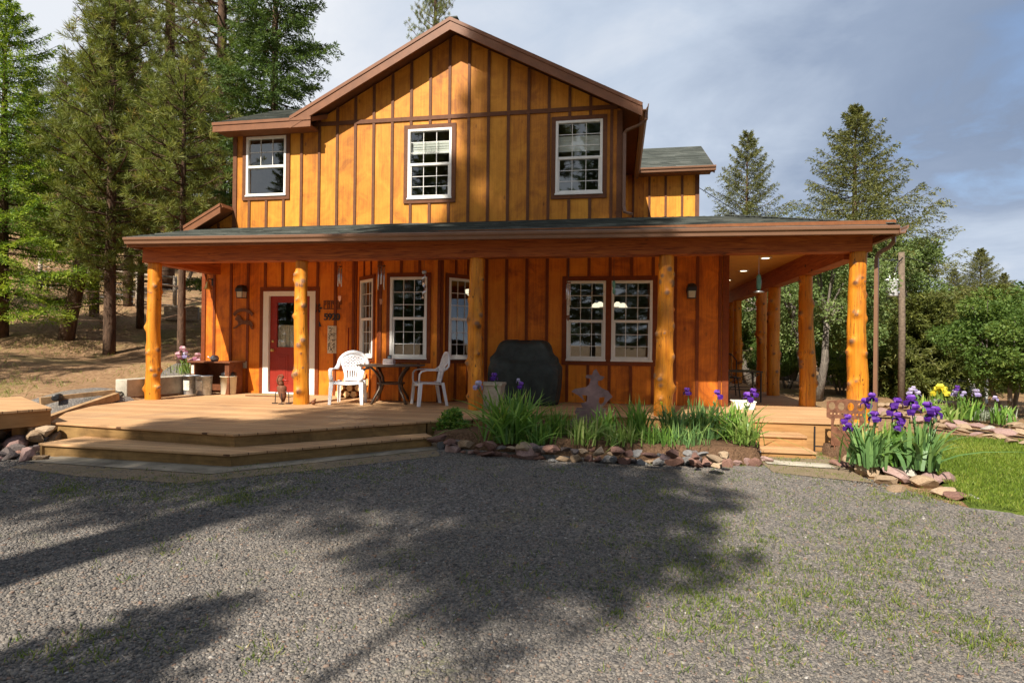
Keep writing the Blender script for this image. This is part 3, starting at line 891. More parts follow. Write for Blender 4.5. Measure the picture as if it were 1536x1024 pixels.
def window(x, y, rz, w, z0, z1, kind='hung', cols=3, rows=(3, 3), blind=0, trim=False):
    """white hung window, origin at lower left corner on the wall face"""
    h = z1 - z0; f = .05; m = MB(); loc = Vector((x, y, z0)) - ROOT[CAB.name]
    m.box(0, f, -.034, .05, 0, h); m.box(w - f, w, -.034, .05, 0, h); m.box(f, w - f, -.034, .05, h - f, h); m.box(f, w - f, -.034, .05, 0, f)
    mid = h * .49; m.box(f, w - f, -.022, .045, mid - .022, mid + .03)
    m.box(-.012, w + .012, -.05, -.035, -.012, .02)
    # lower sash
    if kind == 'hung':
        s = .028
        m.box(f, f + s, -.012, .04, f, mid - .022); m.box(w - f - s, w - f, -.012, .04, f, mid - .022); m.box(f + s, w - f - s, -.012, .04, f, f + s)
    o = m.build('window', 'white'); o.parent = CAB; o.location = loc; o.rotation_euler.z = rz; bev(o, .004, 1)
    for a, b, yy in ((mid + .03, h - f, .012), (f, mid - .022, .026)):
        g = MB(); g.quad((f, yy, a), (w - f, yy, a), (w - f, yy, b), (f, yy, b)); q = g.build('pane', 'glass'); q.parent = o
    g = MB()
    for (a, b, r, yy) in ((mid + .03, h - f, rows[0], .0), (f, mid - .022, rows[1], .014)):
        if not r: continue
        for i in range(1, cols): xx = f + (w - 2 * f) * i / cols; g.box(xx - .0055, xx + .0055, yy, yy + .009, a, b)
        for i in range(1, r):
            zz = a + (b - a) * i / r; g.box(f, w - f, yy - .001, yy + .008, zz - .0055, zz + .0055)
    g.build('muntin', 'white').parent = o
    if blind:
        g = MB(); a, b = blind
        for i in range(int((b - a) * h / .05)): zz = a * h + i * .05; g.box(f, w - f, .075 + .008 * (i % 2), .085 + .008 * (i % 2), zz, zz + .05)
        g.build('blind', 'white').parent = o
    return o


for (x0, x1, z0, z1), kw in zip(UW, [dict(kind='fixed', rows=(2, 0), cols=3), dict(blind=(.66, .86)), dict(blind=(.60, .84))]): window(x0, W, 0, x1 - x0, z0, z1, **kw)
for (x0, x1, z0, z1) in LW: window(x0, W, 0, x1 - x0, z0, z1)
for i, (p, rz, w, z0, z1) in enumerate(bayw): window(p.x, p.y, rz, w, z0, z1, cols=3)

# interior shells so that the glass looks into rooms
m = MB()


def room(x0, x1, y0, y1, z0, z1):
    m.quad((x0, y1, z0), (x1, y1, z0), (x1, y1, z1), (x0, y1, z1)); m.quad((x0, y0, z0), (x0, y1, z0), (x0, y1, z1), (x0, y0, z1)); m.quad((x1, y0, z0), (x1, y0, z1), (x1, y1, z1), (x1, y1, z0))
    m.quad((x0, y0, z0), (x1, y0, z0), (x1, y1, z0), (x0, y1, z0)); m.quad((x0, y0, z1), (x0, y1, z1), (x1, y1, z1), (x1, y0, z1))


room(-8.0, -2.0, W + .16, 15.2, 3.9, 6.1); room(-1.98, -.12, W + .16, 15.2, 3.9, 6.1); room(-8.8, -1.6, W + .16, 16, .33, 2.93); room(-1.58, 1.85, W + .16, 16, .33, 2.93)
for p, q in ((bayp[0], bayp[1]), (bayp[1], bayp[2]), (bayp[2], bayp[3])): pass
m.quad((-5.3, W, .34), (-4.5, 10.72, .34), (-3.33, 10.72, .34), (-2.75, W, .34)); m.quad((-5.3, W, 2.94), (-4.5, 10.72, 2.94), (-3.33, 10.72, 2.94), (-2.75, W, 2.94))
C(m, 'interior', 'room')

# front door
dl = Vector((-7.48, W, .32)) - ROOT[CAB.name]
m = MB(); w_, h_ = 1.21, 2.19
m.box(0, .13, -.03, .12, 0, h_); m.box(w_ - .13, w_, -.03, .12, 0, h_); m.box(.13, w_ - .13, -.03, .12, h_ - .1, h_); m.box(.13, w_ - .13, -.06, .12, 0, .035)
fr_ = m.build('door_frame', 'white'); fr_.parent = CAB; fr_.location = dl; bev(fr_, .006, 2)
m = MB(); m.box(-.08, 0, -.024, 0, 0, h_ + .09); m.box(w_, w_ + .08, -.024, 0, 0, h_ + .09); m.box(0, w_, -.024, 0, h_, h_ + .09)
t_ = m.build('door_casing', 'batten_lo'); t_.parent = CAB; t_.location = dl
m = MB(); x0, x1, z1 = .135, w_ - .135, h_ - .105; gx0, gx1, gz0, gz1 = x0 + .16, x1 - .16, 1.0, 1.95
wall_cells(m, x0, x1, .04, z1, .03, .075, [(gx0, gx1, gz0, gz1)])
for a, b in ((gx0, (gx0 + gx1) / 2 - .04), ((gx0 + gx1) / 2 + .04, gx1)):
    m.box(a, b, .022, .03, .22, .84); m.box(a + .05, b - .05, .016, .022, .27, .79)
m.box(gx0 - .03, gx1 + .03, .02, .03, gz0 - .03, gz0); m.box(gx0 - .03, gx1 + .03, .02, .03, gz1, gz1 + .03); m.box(gx0 - .03, gx0, .02, .03, gz0, gz1); m.box(gx1, gx1 + .03, .02, .03, gz0, gz1)
dr = m.build('front_door', 'red'); dr.parent = CAB; dr.location = dl; bev(dr, .004, 1)
m = MB(); m.quad((gx0, .05, gz0), (gx1, .05, gz0), (gx1, .05, gz1), (gx0, .05, gz1)); m.build('pane', 'glass').parent = dr
m = MB()
for i in range(12): a = gx0 + (gx1 - gx0) * i / 12; m.box(a, a + (gx1 - gx0) / 12, .085 + .012 * (i % 2), .095 + .012 * (i % 2), gz0, gz0 + .47)
m.build('curtain', 'paper').parent = dr
m = MB(); m.lathe([(.001, -.06), (.03, -.055), (.034, -.03), (.012, -.012), (.03, -.004), (.03, .0)], n=14)
hb = m.build('door_knob', 'brass'); hb.parent = dr; hb.rotation_euler.x = -PI / 2; hb.location = (x0 + .07, .03, .93); hb.rotation_euler.x = -PI / 2; hb.scale = (1, 1, 1)
hb.rotation_euler.x = -PI / 2
m = MB(); m.lathe([(.001, -.02), (.026, -.016), (.028, 0)], n=14); hb = m.build('deadbolt', 'brass'); hb.parent = dr; hb.rotation_euler.x = -PI / 2; hb.location = (x0 + .07, .03, 1.12)
# recessed porch lights
for y in (12.05, 14.05, 16.0, 17.9):
    m = MB(); m.lathe([(.075, -.012), (.115, -.01), (.12, 0)], n=24); r_ = m.build('ceiling_light', 'white'); r_.parent = CAB; r_.location = Vector((2.83, y, 3.175)) - ROOT[CAB.name]
    m = MB(); m.lathe([(.001, -.014), (.072, -.014), (.072, -.002)], n=24); m.build('lens', 'can').parent = r_
# electrical outlet cover
m = MB(); m.box(-.06, .06, -.05, 0, -.075, .075); m.box(-.05, .05, -.065, -.05, -.06, .06); o = bev(m.build('outlet_cover', 'greyroof'), .008); o.parent = CAB; o.location = Vector((-7.91, W, .93)) - ROOT[CAB.name]

# ------------------------------------------------------------------ deck
DK = thing('porch_deck', 'tan plank porch deck with angled front steps around the house', 'deck', (-3, 10, 0))
DP = [(-7.52, 6.66), (-4.55, 6.35), (-2.68, 8.06), (-2.12, 8.52), (-1.05, 9.45), (3.82, 9.45), (3.82, 20.4), (2.05, 20.4), (2.05, W - .005), (-9.0, W - .005), (-9.1, 9.3), (-8.3, 7.6)]
m = MB(); m.prism([(x, y, DT - .03) for x, y in DP], (0, 0, .03)); o = fixn(m.build('decking', 'deck', DK, world=True)); bev(o, .006, 2)


def inset(poly, idx, d):   # fascia boards under selected edges
    m = MB()
    for i in idx:
        a, b = Vector((*poly[i], 0)), Vector((*poly[(i + 1) % len(poly)], 0)); t = (b - a).normalized(); nn = Vector((-t.y, t.x, 0))
        m.prism([a + nn * .025 + t * .02, b + nn * .025 - t * .0, b + nn * .06 - t * .0, a + nn * .06 + t * .02], (0, 0, d[1] - d[0]))
        for k in range(-8, 0): x, y, z = m.v[k]; m.v[k] = (x, y, z + d[0])
    return m


for e_ in (0, 1, 2, 3, 4, 5, 11, 10): fixn(inset(DP, [e_], (-.15, DT - .031)).build('fascia', 'riser' if e_ in (0, 1, 2) else 'dfascia', DK, world=True))
STP = [(-7.0, 6.05), (-4.32, 5.97), (-2.50, 7.76), (-2.68, 8.0), (-4.53, 6.40), (-6.95, 6.65)]
m = MB(); m.prism([(x, y, DT - .19) for x, y in STP], (0, 0, .03)); st_ = fixn(m.build('step', 'deck', DK, world=True)); bev(st_, .006, 2)
fixn(inset(STP, [0, 1, 5, 2], (-.06, DT - .191)).build('riser', 'riser', st_, world=True))
for (za, ya) in ((DT - .19, 9.05), (DT - .35, 8.65)):
    P = [(1.5, ya), (2.72, ya), (2.72, ya + .41), (1.5, ya + .41)]
    m = MB(); m.prism([(x, y, za) for x, y in P], (0, 0, .03)); s_ = fixn(m.build('step', 'deck', DK, world=True)); bev(s_, .005, 2)
    fixn(inset(P, [0, 1, 3], (-.2, za - .001)).build('riser', 'dfascia', s_, world=True))

# low platform on the left
PF = thing('wooden_platform', 'low tan planked platform beside the rock pile at the left of the deck', 'platform', (-8.2, 6.4, .1))
PP = [(-7.42, 6.59), (-9.3, 7.75), (-10.2, 6.2), (-8.1, 4.9)]
m = MB(); m.prism([(x, y, .49) for x, y in PP], (0, 0, .035)); bev(fixn(m.build('decking', 'deck', PF, world=True)), .006)

for e_ in range(4): fixn(inset(PP, [e_], (.30, .489)).build('fascia', 'dfascia', PF, world=True))
for x, y in ((-7.75, 6.45), (-8.3, 5.3), (-9.2, 7.4)): m = MB(); m.box(x - .06, x + .06, y - .06, y + .06, -.1, .31); m.build('support', 'dfascia', PF, world=True)
# ------------------------------------------------------------------ things on the porch
P0 = DT + .001


def loft(mb, rings, closed=True):
    ids = [mb.add(r) for r in rings]; n = len(rings[0])
    for a, b in zip(ids, ids[1:]):
        for q in range(n): mb.face((a + q, a + (q + 1) % n, b + (q + 1) % n, b + q))
    mb.face([ids[0] + q for q in range(n)][::-1]); mb.face([ids[-1] + q for q in range(n)])


def make_chair(label):
    t = thing('plastic_chair', label, 'chair', (0, 0, 0), 0, 'white plastic patio chairs')     # faces -Y
    sh, sw = .42, .25
    m = MB(); pts = []
    for j in range(9):
        y = -.25 + .46 * j / 8; row = []
        for i in range(9):
            u = -1 + 2 * i / 8; wv = sw * (1 - .10 * (j / 8)); z = sh - .022 * (1 - u * u) - .02 * (j / 8) + (-.035 if j == 0 else 0)
            row.append((u * wv, y - (0.02 * (1 - u * u) if j < 2 else 0), z))
        pts.append(m.add(row))
    for j in range(8):
        for i in range(8): m.face((pts[j] + i, pts[j] + i + 1, pts[j + 1] + i + 1, pts[j + 1] + i))
    o = m.build('seat', 'resin', t, True); md = o.modifiers.new('th', 'SOLIDIFY'); md.thickness = .022; md.offset = -1
    # back panel: fan with lattice above and slots below
    m = MB(); NI, NJ = 28, 34

    def bp(u, v):
        wv = .135 + .085 * ss(.15, .8, v); z = .40 + .50 * v; y = .205 + .115 * v + .05 * (u * u) * -.9
        zz = z - .11 * (u * u) * ss(.55, 1, v)
        return (u * wv, y, zz)
    ids = {}
    for j in range(NJ + 1):
        for i in range(NI + 1): ids[i, j] = m.add([bp(-1 + 2 * i / NI, j / NJ)])
    for j in range(NJ):
        for i in range(NI):
            hole = False
            if 4 <= j < 13 and i % 4 in (1, 2) and 2 < i < NI - 3: hole = True
            if 15 <= j < 31 and 2 < i < NI - 3:
                if (j // 2) % 2 == 0 and i % 4 in (1, 2) and j % 2 == 0 or (j // 2) % 2 == 1 and i % 4 in (3, 0) and j % 2 == 0: hole = True
            if not hole: m.face((ids[i, j], ids[i + 1, j], ids[i + 1, j + 1], ids[i, j + 1]))
    o = m.build('backrest', 'resin', t, True); md = o.modifiers.new('th', 'SOLIDIFY'); md.thickness = .014
    # arched rim that runs into the arms
    m = MB(); path, wd = [], []
    for k in range(17):
        a = PI * k / 16; path.append((-.265 * math.cos(a), .285 + .035 * math.sin(a), .70 + .235 * math.sin(a))); wd.append((-.035 * math.cos(a), -.004, .035 * math.sin(a)))
    path = [(-.285, .20, .63)] + path + [(.285, .20, .63)]; wd = [(-.034, 0, .008)] + wd + [(.034, 0, .008)]
    m.strip(path, wd, .03); o = m.build('back_rim', 'resin', t, True)
    for s in (-1, 1):
        m = MB(); m.strip([(s * .283, .26, .665), (s * .292, .16, .625), (s * .297, .02, .635), (s * .297, -.13, .635), (s * .292, -.21, .618), (s * .285, -.245, .57), (s * .272, -.25, .48), (s * .262, -.245, .41)],
                          [(.03, 0, 0), (.032, 0, 0), (.033, 0, 0), (.033, 0, 0), (.033, 0, 0), (.032, 0, 0), (.034, 0, 0), (.036, 0, 0)], .02); o = m.build('arm', 'resin', t, True)
        m = MB(); m.strip([(s * .262, -.235, .415), (s * .272, -.25, .25), (s * .285, -.27, 0)], [(.038, 0, 0), (.033, 0, 0), (.026, 0, 0)], .03)
        m.strip([(s * .29, -.22, .41), (s * .298, -.235, .2), (s * .305, -.25, 0)], [(0, .03, 0), (0, .027, 0), (0, .022, 0)], .012); m.build('leg', 'resin', t)
        m = MB(); m.strip([(s * .225, .20, .41), (s * .235, .235, .22), (s * .25, .275, 0)], [(.034, 0, 0), (.028, 0, 0), (.022, 0, 0)], .026)
        m.strip([(s * .25, .185, .41), (s * .258, .22, .22), (s * .268, .26, 0)], [(0, .03, 0), (0, .025, 0), (0, .02, 0)], .012); m.build('leg', 'resin', t)
    return t


ch = make_chair('white plastic armchair facing forward, left of the patio table'); ch.location = (-4.83, 10.03, P0); ch.rotation_euler.z = .22
dup(ch, (-3.36, 10.22, P0), -1.02, 1, 'white plastic armchair turned sideways, right of the patio table')

tb = thing('patio_table', 'round bronze metal patio table with curved legs between white chairs', 'table', (-4.13, 10.30, P0))
m = MB(); m.lathe([(.001, .688), (.60, .688), (.625, .692), (.63, .705), (.62, .716), (.001, .718)], n=40); m.build('tabletop', 'bronze', tb, True)
for k in range(4):
    a = PI / 4 + k * PI / 2 + .25; c, s = math.cos(a), math.sin(a); m = MB()
    m.strip([(c * r, s * r, z) for r, z in ((.47, .686), (.36, .60), (.26, .48), (.23, .38), (.27, .26), (.37, .12), (.44, 0))], [(-s * .02, c * .02, 0)] * 7, .03); m.build('leg', 'bronze', tb, True)
m = MB(); m.tube([(.24 * math.cos(2 * PI * k / 24), .24 * math.sin(2 * PI * k / 24), .37) for k in range(25)], .016, 6); m.build('brace_ring', 'bronze', tb, True)
for k, (w_, z, rz, lab) in enumerate(((.105, 0, .1, 'bottom pale book of the small stack on the patio table'), (.100, .038, -.05, 'middle pale book of the small stack on the patio table'), (.098, .072, .12, 'top red book of the small stack on the patio table'))):
    h = .034; b = thing('book', lab, 'book', (-4.14, 10.22, P0 + .7185 + z), rz, 'books stacked on the patio table')
    m = MB(); m.box(-w_, w_, -.07, .07, 0, .005); m.box(-w_, w_, -.07, .07, h - .005, h); m.box(-w_, -w_ + .005, -.07, .07, .005, h - .005); m.build('cover', 'bookcover', b)
    m = MB(); m.box(-w_ + .005, w_ - .006, -.066, .066, .005, h - .005); m.build('pages', 'bookpage', b)
ol = thing('oil_lantern', 'small dark glass jar candle standing on the books on the table', 'candle', (-4.13, 10.22, P0 + .825))
m = MB(); m.lathe([(.001, 0), (.035, 0), (.04, .02), (.034, .05), (.001, .05)]); m.build('jar', 'bluejar', ol, True); m = MB(); m.lathe([(.001, .051), (.037, .051), (.037, .066), (.001, .07)]); m.build('lid', 'black', ol)

# covered barbecue
m = MB(); rings = []; R = random.Random(5)
prof = [(0, .60, .30), (.12, .63, .32), (.35, .665, .335), (.55, .685, .34), (.68, .68, .335), (.74, .66, .325), (.78, .64, .315), (.82, .62, .305), (.86, .595, .295), (.90, .56, .285), (.96, .53, .28), (1.02, .515, .275), (1.08, .49, .262), (1.13, .455, .24), (1.16, .41, .21), (1.178, .34, .16), (1.185, .22, .09)]
n = 72
for z, a, b in prof:
    r = []
    for q in range(n):
        th = 2 * PI * q / n; c, s = math.cos(th), math.sin(th); ex = .55
        x = a * math.copysign(abs(c) ** ex, c); y = b * math.copysign(abs(s) ** ex, s)
        k = 1 + (.035 * math.sin(th * 8 + 1.5 * z + math.sin(th * 3)) + .022 * math.sin(th * 19 - 3 * z)) * ss(1.05, .1, z) + .035 * math.sin(th * 5 + z * 11) * ss(.3, .8, z) * ss(1.15, .8, z)
        fl_ = .05 * math.exp(-((z - .86) / .05) ** 2) - .03 * math.exp(-((z - .76) / .05) ** 2)
        r.append((x * (k + fl_), y * (k + fl_), z + .02 * math.sin(th * 6 + 1) * ss(.2, 1, z)))
    rings.append(r)
loft(m, rings); o = m.build('covered_barbecue', 'canvas', None, True); o.location = (-1.70, 10.83, P0); tag(o, 'black fabric cover draped over a large barbecue against the wall', 'barbecue')
ROOT[o.name] = Vector(o.location)

o = thing('square_planter', 'pale square stone planter beside the third log post', 'planter', (-2.13, 9.93, P0))
m = MB(); loft(m, [[(sx * a, sy * a, z) for sx, sy in ((-1, -1), (1, -1), (1, 1), (-1, 1))] for a, z in ((.16, 0), (.2, .40), (.215, .405), (.215, .45), (.185, .45), (.18, .39))]); bev(m.build('pot', 'planter', o), .008)
m = MB(); m.box(-.18, .18, -.18, .18, .392, .40); m.build('soil', 'soil', o)


def lantern(x, z, label):
    t = thing('wall_lantern', label, 'wall lamp', (x, W, z), 0, 'outdoor lanterns on the front wall'); m = MB(); m.box(-.055, .055, -.02, 0, -.13, .14); bev(m.build('back_plate', 'black', t), .004)
    m = MB(); loft(m, [[(sx * a, -.115 + sy * b, zz) for sx, sy in ((-1, -1), (1, -1), (1, 1), (-1, 1))] for a, b, zz in ((.085, .095, -.005), (.085, .095, .06), (.06, .07, .12), (.03, .04, .14))]); bev(m.build('hood', 'black', t), .004)
    m = MB(); loft(m, [[(sx * a, -.115 + sy * b, zz) for sx, sy in ((-1, -1), (1, -1), (1, 1), (-1, 1))] for a, b, zz in ((.06, .07, -.13), (.068, .078, -.006))]); m.build('glass', 'frost', t)
    m = MB()
    for sx in (-1, 1):
        for sy in (-1, 1): m.beam((sx * .064, -.115 + sy * .074, -.135), (sx * .071, -.115 + sy * .081, -.004), .009, .009)
    m.box(-.067, .067, -.192, -.038, -.142, -.132); m.build('cage', 'black', t)


lantern(-7.94, 2.50, 'black wall lantern to the left of the red front door')
lantern(1.36, 2.47, 'black wall lantern on the right end of the front wall')


def chime(px, y, ztop, zt, zb, r, nt, label, mat='silver'):
    p = atY(px, 400, y); t = thing('wind_chime', label, 'wind chime', (p.x, y, ztop), 0, 'wind chimes hanging from the porch'); h = ztop
    m = MB(); m.tube([(0, 0, 0), (0, 0, zt - h + .12)], .004, 5)
    for k in range(3): a = k * 2.1; m.tube([(0, 0, zt - h + .12), (r * math.cos(a), r * math.sin(a), zt - h + .01)], .0025, 4)
    m.tube([(0, 0, zt - h), (0, 0, zb - h - .16)], .002, 4); m.build('cord', 'black', t)
    m = MB(); m.lathe([(.001, zt - h - .008), (r * 1.15, zt - h - .008), (r * 1.15, zt - h + .008), (.001, zt - h + .008)], n=16); m.build('top_disc', 'darkwood', t)
    for k in range(nt):
        a = 2 * PI * k / nt; x, yy = r * .9 * math.cos(a), r * .9 * math.sin(a); m = MB(); m.tube([(x, yy, zt - h - .03), (x, yy, zb - h + .05 * (k % 3))], .010, 8); m.build('tube', mat, t, True)
    m = MB(); m.prism([(-.03, 0, zb - h - .17), (.03, 0, zb - h - .17), (.022, 0, zb - h - .25), (0, 0, zb - h - .28), (-.022, 0, zb - h - .25)], (0, .006, 0)); m.build('sail', 'darkwood', t)


chime(510, 10.0, 3.17, 2.83, 2.46, .035, 5, 'narrow silver wind chime hanging left of the bay window')
chime(572, 10.0, 3.17, 2.83, 2.40, .065, 6, 'wide silver wind chime hanging before the left edge of the bay')
chime(853, 10.0, 3.17, 2.50, 2.12, .035, 4, 'long chained pale wind chime beside the right window pair')
t = thing('hanging_ornament', 'thin silver twist ornament hanging in front of the bay window', 'ornament', (-3.41, 10.0, 2.96))
m = MB(); m.tube([(0, 0, .21), (0, 0, -.22)], .003, 4); m.build('cord', 'black', t)
m = MB(); m.strip([(.02 * math.sin(k * .5), .02 * math.cos(k * .5), -.22 - .022 * k) for k in range(24)], [(.03 * math.cos(k * .55), .03 * math.sin(k * .55), 0) for k in range(24)], .003); m.build('twist', 'silver', t, True)
m = MB(); m.lathe([(.001, -.29), (.03, -.28), (.045, -.25), (.03, -.22), (.001, -.215)]); m.build('cap', 'galv', t, True)
t = thing('glass_ornament', 'small green glass ornament hanging before the right front window', 'ornament', (-.06, 10.0, 2.96))
m = MB(); m.tube([(0, 0, .21), (0, 0, -.42)], .003, 4); m.build('cord', 'black', t)
m = MB(); m.lathe([(.001, -.66), (.02, -.64), (.025, -.6), (.014, -.56), (.028, -.52), (.03, -.47), (.014, -.43), (.001, -.42)], n=12); m.build('drop', 'greenglass', t, True)
t = thing('hummingbird_feeder', 'green glass bird feeder hanging from the side porch ceiling', 'bird feeder', (2.25, 10.0, 3.175))
m = MB(); m.tube([(0, 0, 0), (0, 0, -.56)], .004, 5); m.build('wire', 'silver', t)
m = MB(); m.lathe([(.001, -.56), (.02, -.56), (.036, -.60), (.04, -.70), (.036, -.78), (.022, -.82), (.001, -.82)], n=14); m.build('bottle', 'greenglass', t, True)
m = MB(); m.lathe([(.001, -.86), (.08, -.855), (.085, -.84), (.03, -.82), (.001, -.82)], n=18); m.build('dish', 'galv', t, True)
t = thing('brass_bell', 'brass bell on a bracket at the left corner of the wall', 'bell', (-8.72, W, 2.66))
m = MB(); m.tube([(0, 0, .10), (0, -.10, .12), (0, -.15, .10), (0, -.15, .06)], .010, 6); m.box(-.02, .02, -.012, 0, -.02, .14); m.build('bracket', 'black', t)
m = MB(); m.lathe([(.001, .06), (.025, .055), (.045, .0), (.06, -.06), (.085, -.10), (.083, -.11), (.001, -.09)], (0, -.15, 0), 18); m.build('bell_body', 'brass', t, True)
m = MB(); m.tube([(0, -.15, -.08), (0, -.15, -.2), (.01, -.16, -.28)], .006, 5); m.build('clapper', 'brass', t)


def plate(poly, y0, th): m = MB(); m.prism([(x, y0, z) for x, z in poly], (0, th, 0)); return m


t = thing('horse_plaque', 'brown metal running horse under an arched band on the wall', 'wall plaque', (-7.95, W - .03, 1.92))
arc = [(.27 * math.cos(a), .02 + .20 * math.sin(a)) for a in [PI * (.13 + .74 * k / 14) for k in range(15)]] + [(.22 * math.cos(a), -.01 + .165 * math.sin(a)) for a in [PI * (.87 - .74 * k / 14) for k in range(15)]]
fixn(plate(arc, -.012, .014).build('arch', 'rust', t))
horse = [(-.24, -.20), (-.15, -.155), (-.11, -.12), (-.13, -.05), (-.18, -.03), (-.19, .0), (-.15, .06), (-.13, .09), (-.11, .07), (-.07, .06), (-.03, -.01), (.02, -.04), (.10, -.04), (.16, -.04), (.20, -.06), (.24, -.12), (.25, -.17), (.21, -.15), (.19, -.12), (.22, -.19), (.25, -.23), (.20, -.22), (.15, -.13), (.05, -.12), (-.03, -.12), (-.10, -.16), (-.16, -.20), (-.22, -.225)]
fixn(plate(horse, -.012, .014).build('horse', 'rust', t))
t = thing('iron_ornament', 'small dark iron flower ornament on the wall beside the log post', 'ornament', (-6.22, W - .012, 2.02))
m = MB(); m.box(-.012, .012, -.01, .004, -.24, .12)
for k in range(6): a = k * PI / 3; m.prism([(.01 * math.cos(a), -.012, .13 + .01 * math.sin(a)), (.08 * math.cos(a - .35), -.012, .13 + .08 * math.sin(a - .35)), (.11 * math.cos(a), -.012, .13 + .11 * math.sin(a)), (.08 * math.cos(a + .35), -.012, .13 + .08 * math.sin(a + .35))], (0, .008, 0))
m.prism([(-.09, -.01, -.26), (.09, -.01, -.26), (.03, -.01, -.13), (-.03, -.01, -.13)], (0, .008, 0)); m.build('blossom', 'black', t)


def text(s, size, loc, name, mat, th, parent):
    cu = bpy.data.curves.new('t', 'FONT'); cu.body = s; cu.size = size; cu.extrude = th; cu.align_x = 'CENTER'; cu.offset = size * .018
    ob = bpy.data.objects.new('t', cu); COL.objects.link(ob); bpy.context.view_layer.update()
    me = bpy.data.meshes.new_from_object(ob.evaluated_get(bpy.context.evaluated_depsgraph_get())); bpy.data.objects.remove(ob)
    me.materials.clear(); me.materials.append(MT[mat]); o = bpy.data.objects.new(name, me); COL.objects.link(o); o.location = loc; o.rotation_euler.x = PI / 2; o.parent = parent; return o


t = thing('house_number', 'black metal house number 5920 on the wall', 'house number', (-5.89, W - .03, 1.90))
for i, c in enumerate('5920'): text(c, .20, (-.135 + .09 * i, 0, 0), 'digit', 'black', .008, t)
t = thing('lettered_plaque', 'dark cut out lettering plaque above the house number', 'sign', (-5.89, W - .012, 2.22)); R = random.Random(3)
m = MB(); m.box(-.20, .20, -.004, .006, -.095, -.078); m.box(-.20, .20, -.004, .006, .075, .09)
for i in range(5):
    x = -.17 + .085 * i; m.box(x - .028, x - .012, -.008, .004, -.078, .075); m.box(x + .014, x + .028, -.008, .004, -.078 if i % 2 else 0, .075)
    m.box(x - .012, x + .014, -.008, .004, -.01 + .02 * (i % 3), .01 + .02 * (i % 3)); m.box(x - .012, x + .014, -.008, .004, .06, .075)
m.build('lettering', 'darkwood', t)
t = thing('tile_panel', 'tall cream decorative tile panel on the wall below the house number', 'wall plaque', (-5.89, W, 1.49))
m = MB(); m.box(-.10, .10, -.022, 0, -.29, .29); bev(m.build('board', 'cream', t), .004)
m = MB(); R = random.Random(8)
for k in range(46):
    x, z = R.uniform(-.075, .075), R.uniform(-.27, .26); a = R.uniform(0, PI); l = R.uniform(.012, .04)
    m.beam((x - l * math.cos(a), -.0235, z - l * math.sin(a)), (x + l * math.cos(a), -.0235, z + l * math.sin(a)), .004, .010, (0, 0, 1) if abs(math.sin(a)) < .7 else (1, 0, 0))
m.build('relief', 'bronze', t)
o = MB(); o.tube([(-5.50, W - .05, 1.74), (-5.50, W - .09, P0)], .014, 8); o = o.build('broom_handle', 'red', None, True); tag(o, 'thin red stick leaning against the wall left of the bay', 'stick')

t = thing('doormat', 'flat woven doormat in front of the red door', 'doormat', (-6.95, 11.0, P0)); m = MB(); m.box(-.48, .48, -.22, .22, .001, .016); m.build('mat', 'mat', t)
m = MB(); m.box(-.5, .5, -.24, -.22, .001, .018); m.box(-.5, .5, .22, .24, .001, .018); m.build('border', 'darkwood', t)

# rusty rooster figure
t = thing('metal_rooster', 'small rusty metal rooster figure with red beak beside the log post', 'garden ornament', (-5.93, 9.62, P0))
m = MB(); loft(m, [[(cx + rx * math.cos(2 * PI * q / 12), rx * .8 * math.sin(2 * PI * q / 12), z) for q in range(12)] for cx, rx, z in ((.03, .02, .03), (.02, .06, .12), (.0, .085, .24), (-.005, .09, .30), (-.01, .06, .33))]); m.build('body', 'rust', t, True)
m = MB(); m.sphere((-.02, 0, .43), .055, 8, 1.1); m.tube([(-.01, 0, .33), (-.02, 0, .42)], [.05, .04], 8); m.tube([(-.07, 0, .34), (-.10, 0, .42), (-.07, 0, .50), (0, 0, .52), (.03, 0, .48)], .014, 6); m.build('head', 'rust', t, True)
m = MB(); loft(m, [[(x, r * math.cos(2 * PI * q / 8), z + r * math.sin(2 * PI * q / 8)) for q in range(8)] for x, r, z in ((.02, .03, .43), (.08, .02, .42), (.13, .004, .41))]); m.build('beak', 'red', t, True)
for x, f in ((-.13, 0), (.14, 0), (.03, -.05)):
    m = MB(); m.tube([(x * .5, f, .22), (x * .95, f, .20), (x, f, .02)], .008, 6); m.beam((x - .045, f - .01, .008), (x + .045, f - .01, .008), .05, .014); m.build('leg', 'black', t)
o = MB(); o.sphere((0, 0, .045), .045, 8, .9); o.tube([(0, 0, .05), (.05, -.02, .11)], [.03, .012], 6); o = o.build('stone_bird', 'darkwood', None, True); o.location = (-5.30, 9.60, P0); tag(o, 'tiny dark bird figure on the deck right of the second log post', 'garden ornament')

# dark bench with pails
t = thing('potting_bench', 'dark wooden bench against the left end of the front wall', 'bench', (-8.36, 11.08, P0))
m = MB(); m.box(-.50, .50, -.25, .27, .655, .685); bev(m.build('top', 'darkwood', t), .005)
for s in (-1, 1): m = MB(); m.box(s * .40 - .05, s * .40 + .05, -.2, .25, 0, .654); m.build('side_panel', 'darkwood', t)
m = MB(); m.box(-.349, .349, .2, .24, .05, .654); m.build('back_panel', 'darkwood', t)
m = MB(); m.box(-.43, -.37, -.206, -.2, .42, .60); m.build('tag', 'paper', t)
t = thing('metal_kettle', 'grey metal watering pot lying on the dark wooden bench', 'pot', (-8.34, 11.0, P0 + .686))
m = MB(); m.lathe([(.001, 0), (.06, 0), (.085, .04), (.08, .09), (.05, .125), (.001, .13)]); m.build('pot', 'galv', t, True); m = MB(); m.tube([(-.07, 0, .05), (-.12, -.02, .08), (-.14, -.03, .10)], .014, 6); m.build('spout', 'galv', t, True)


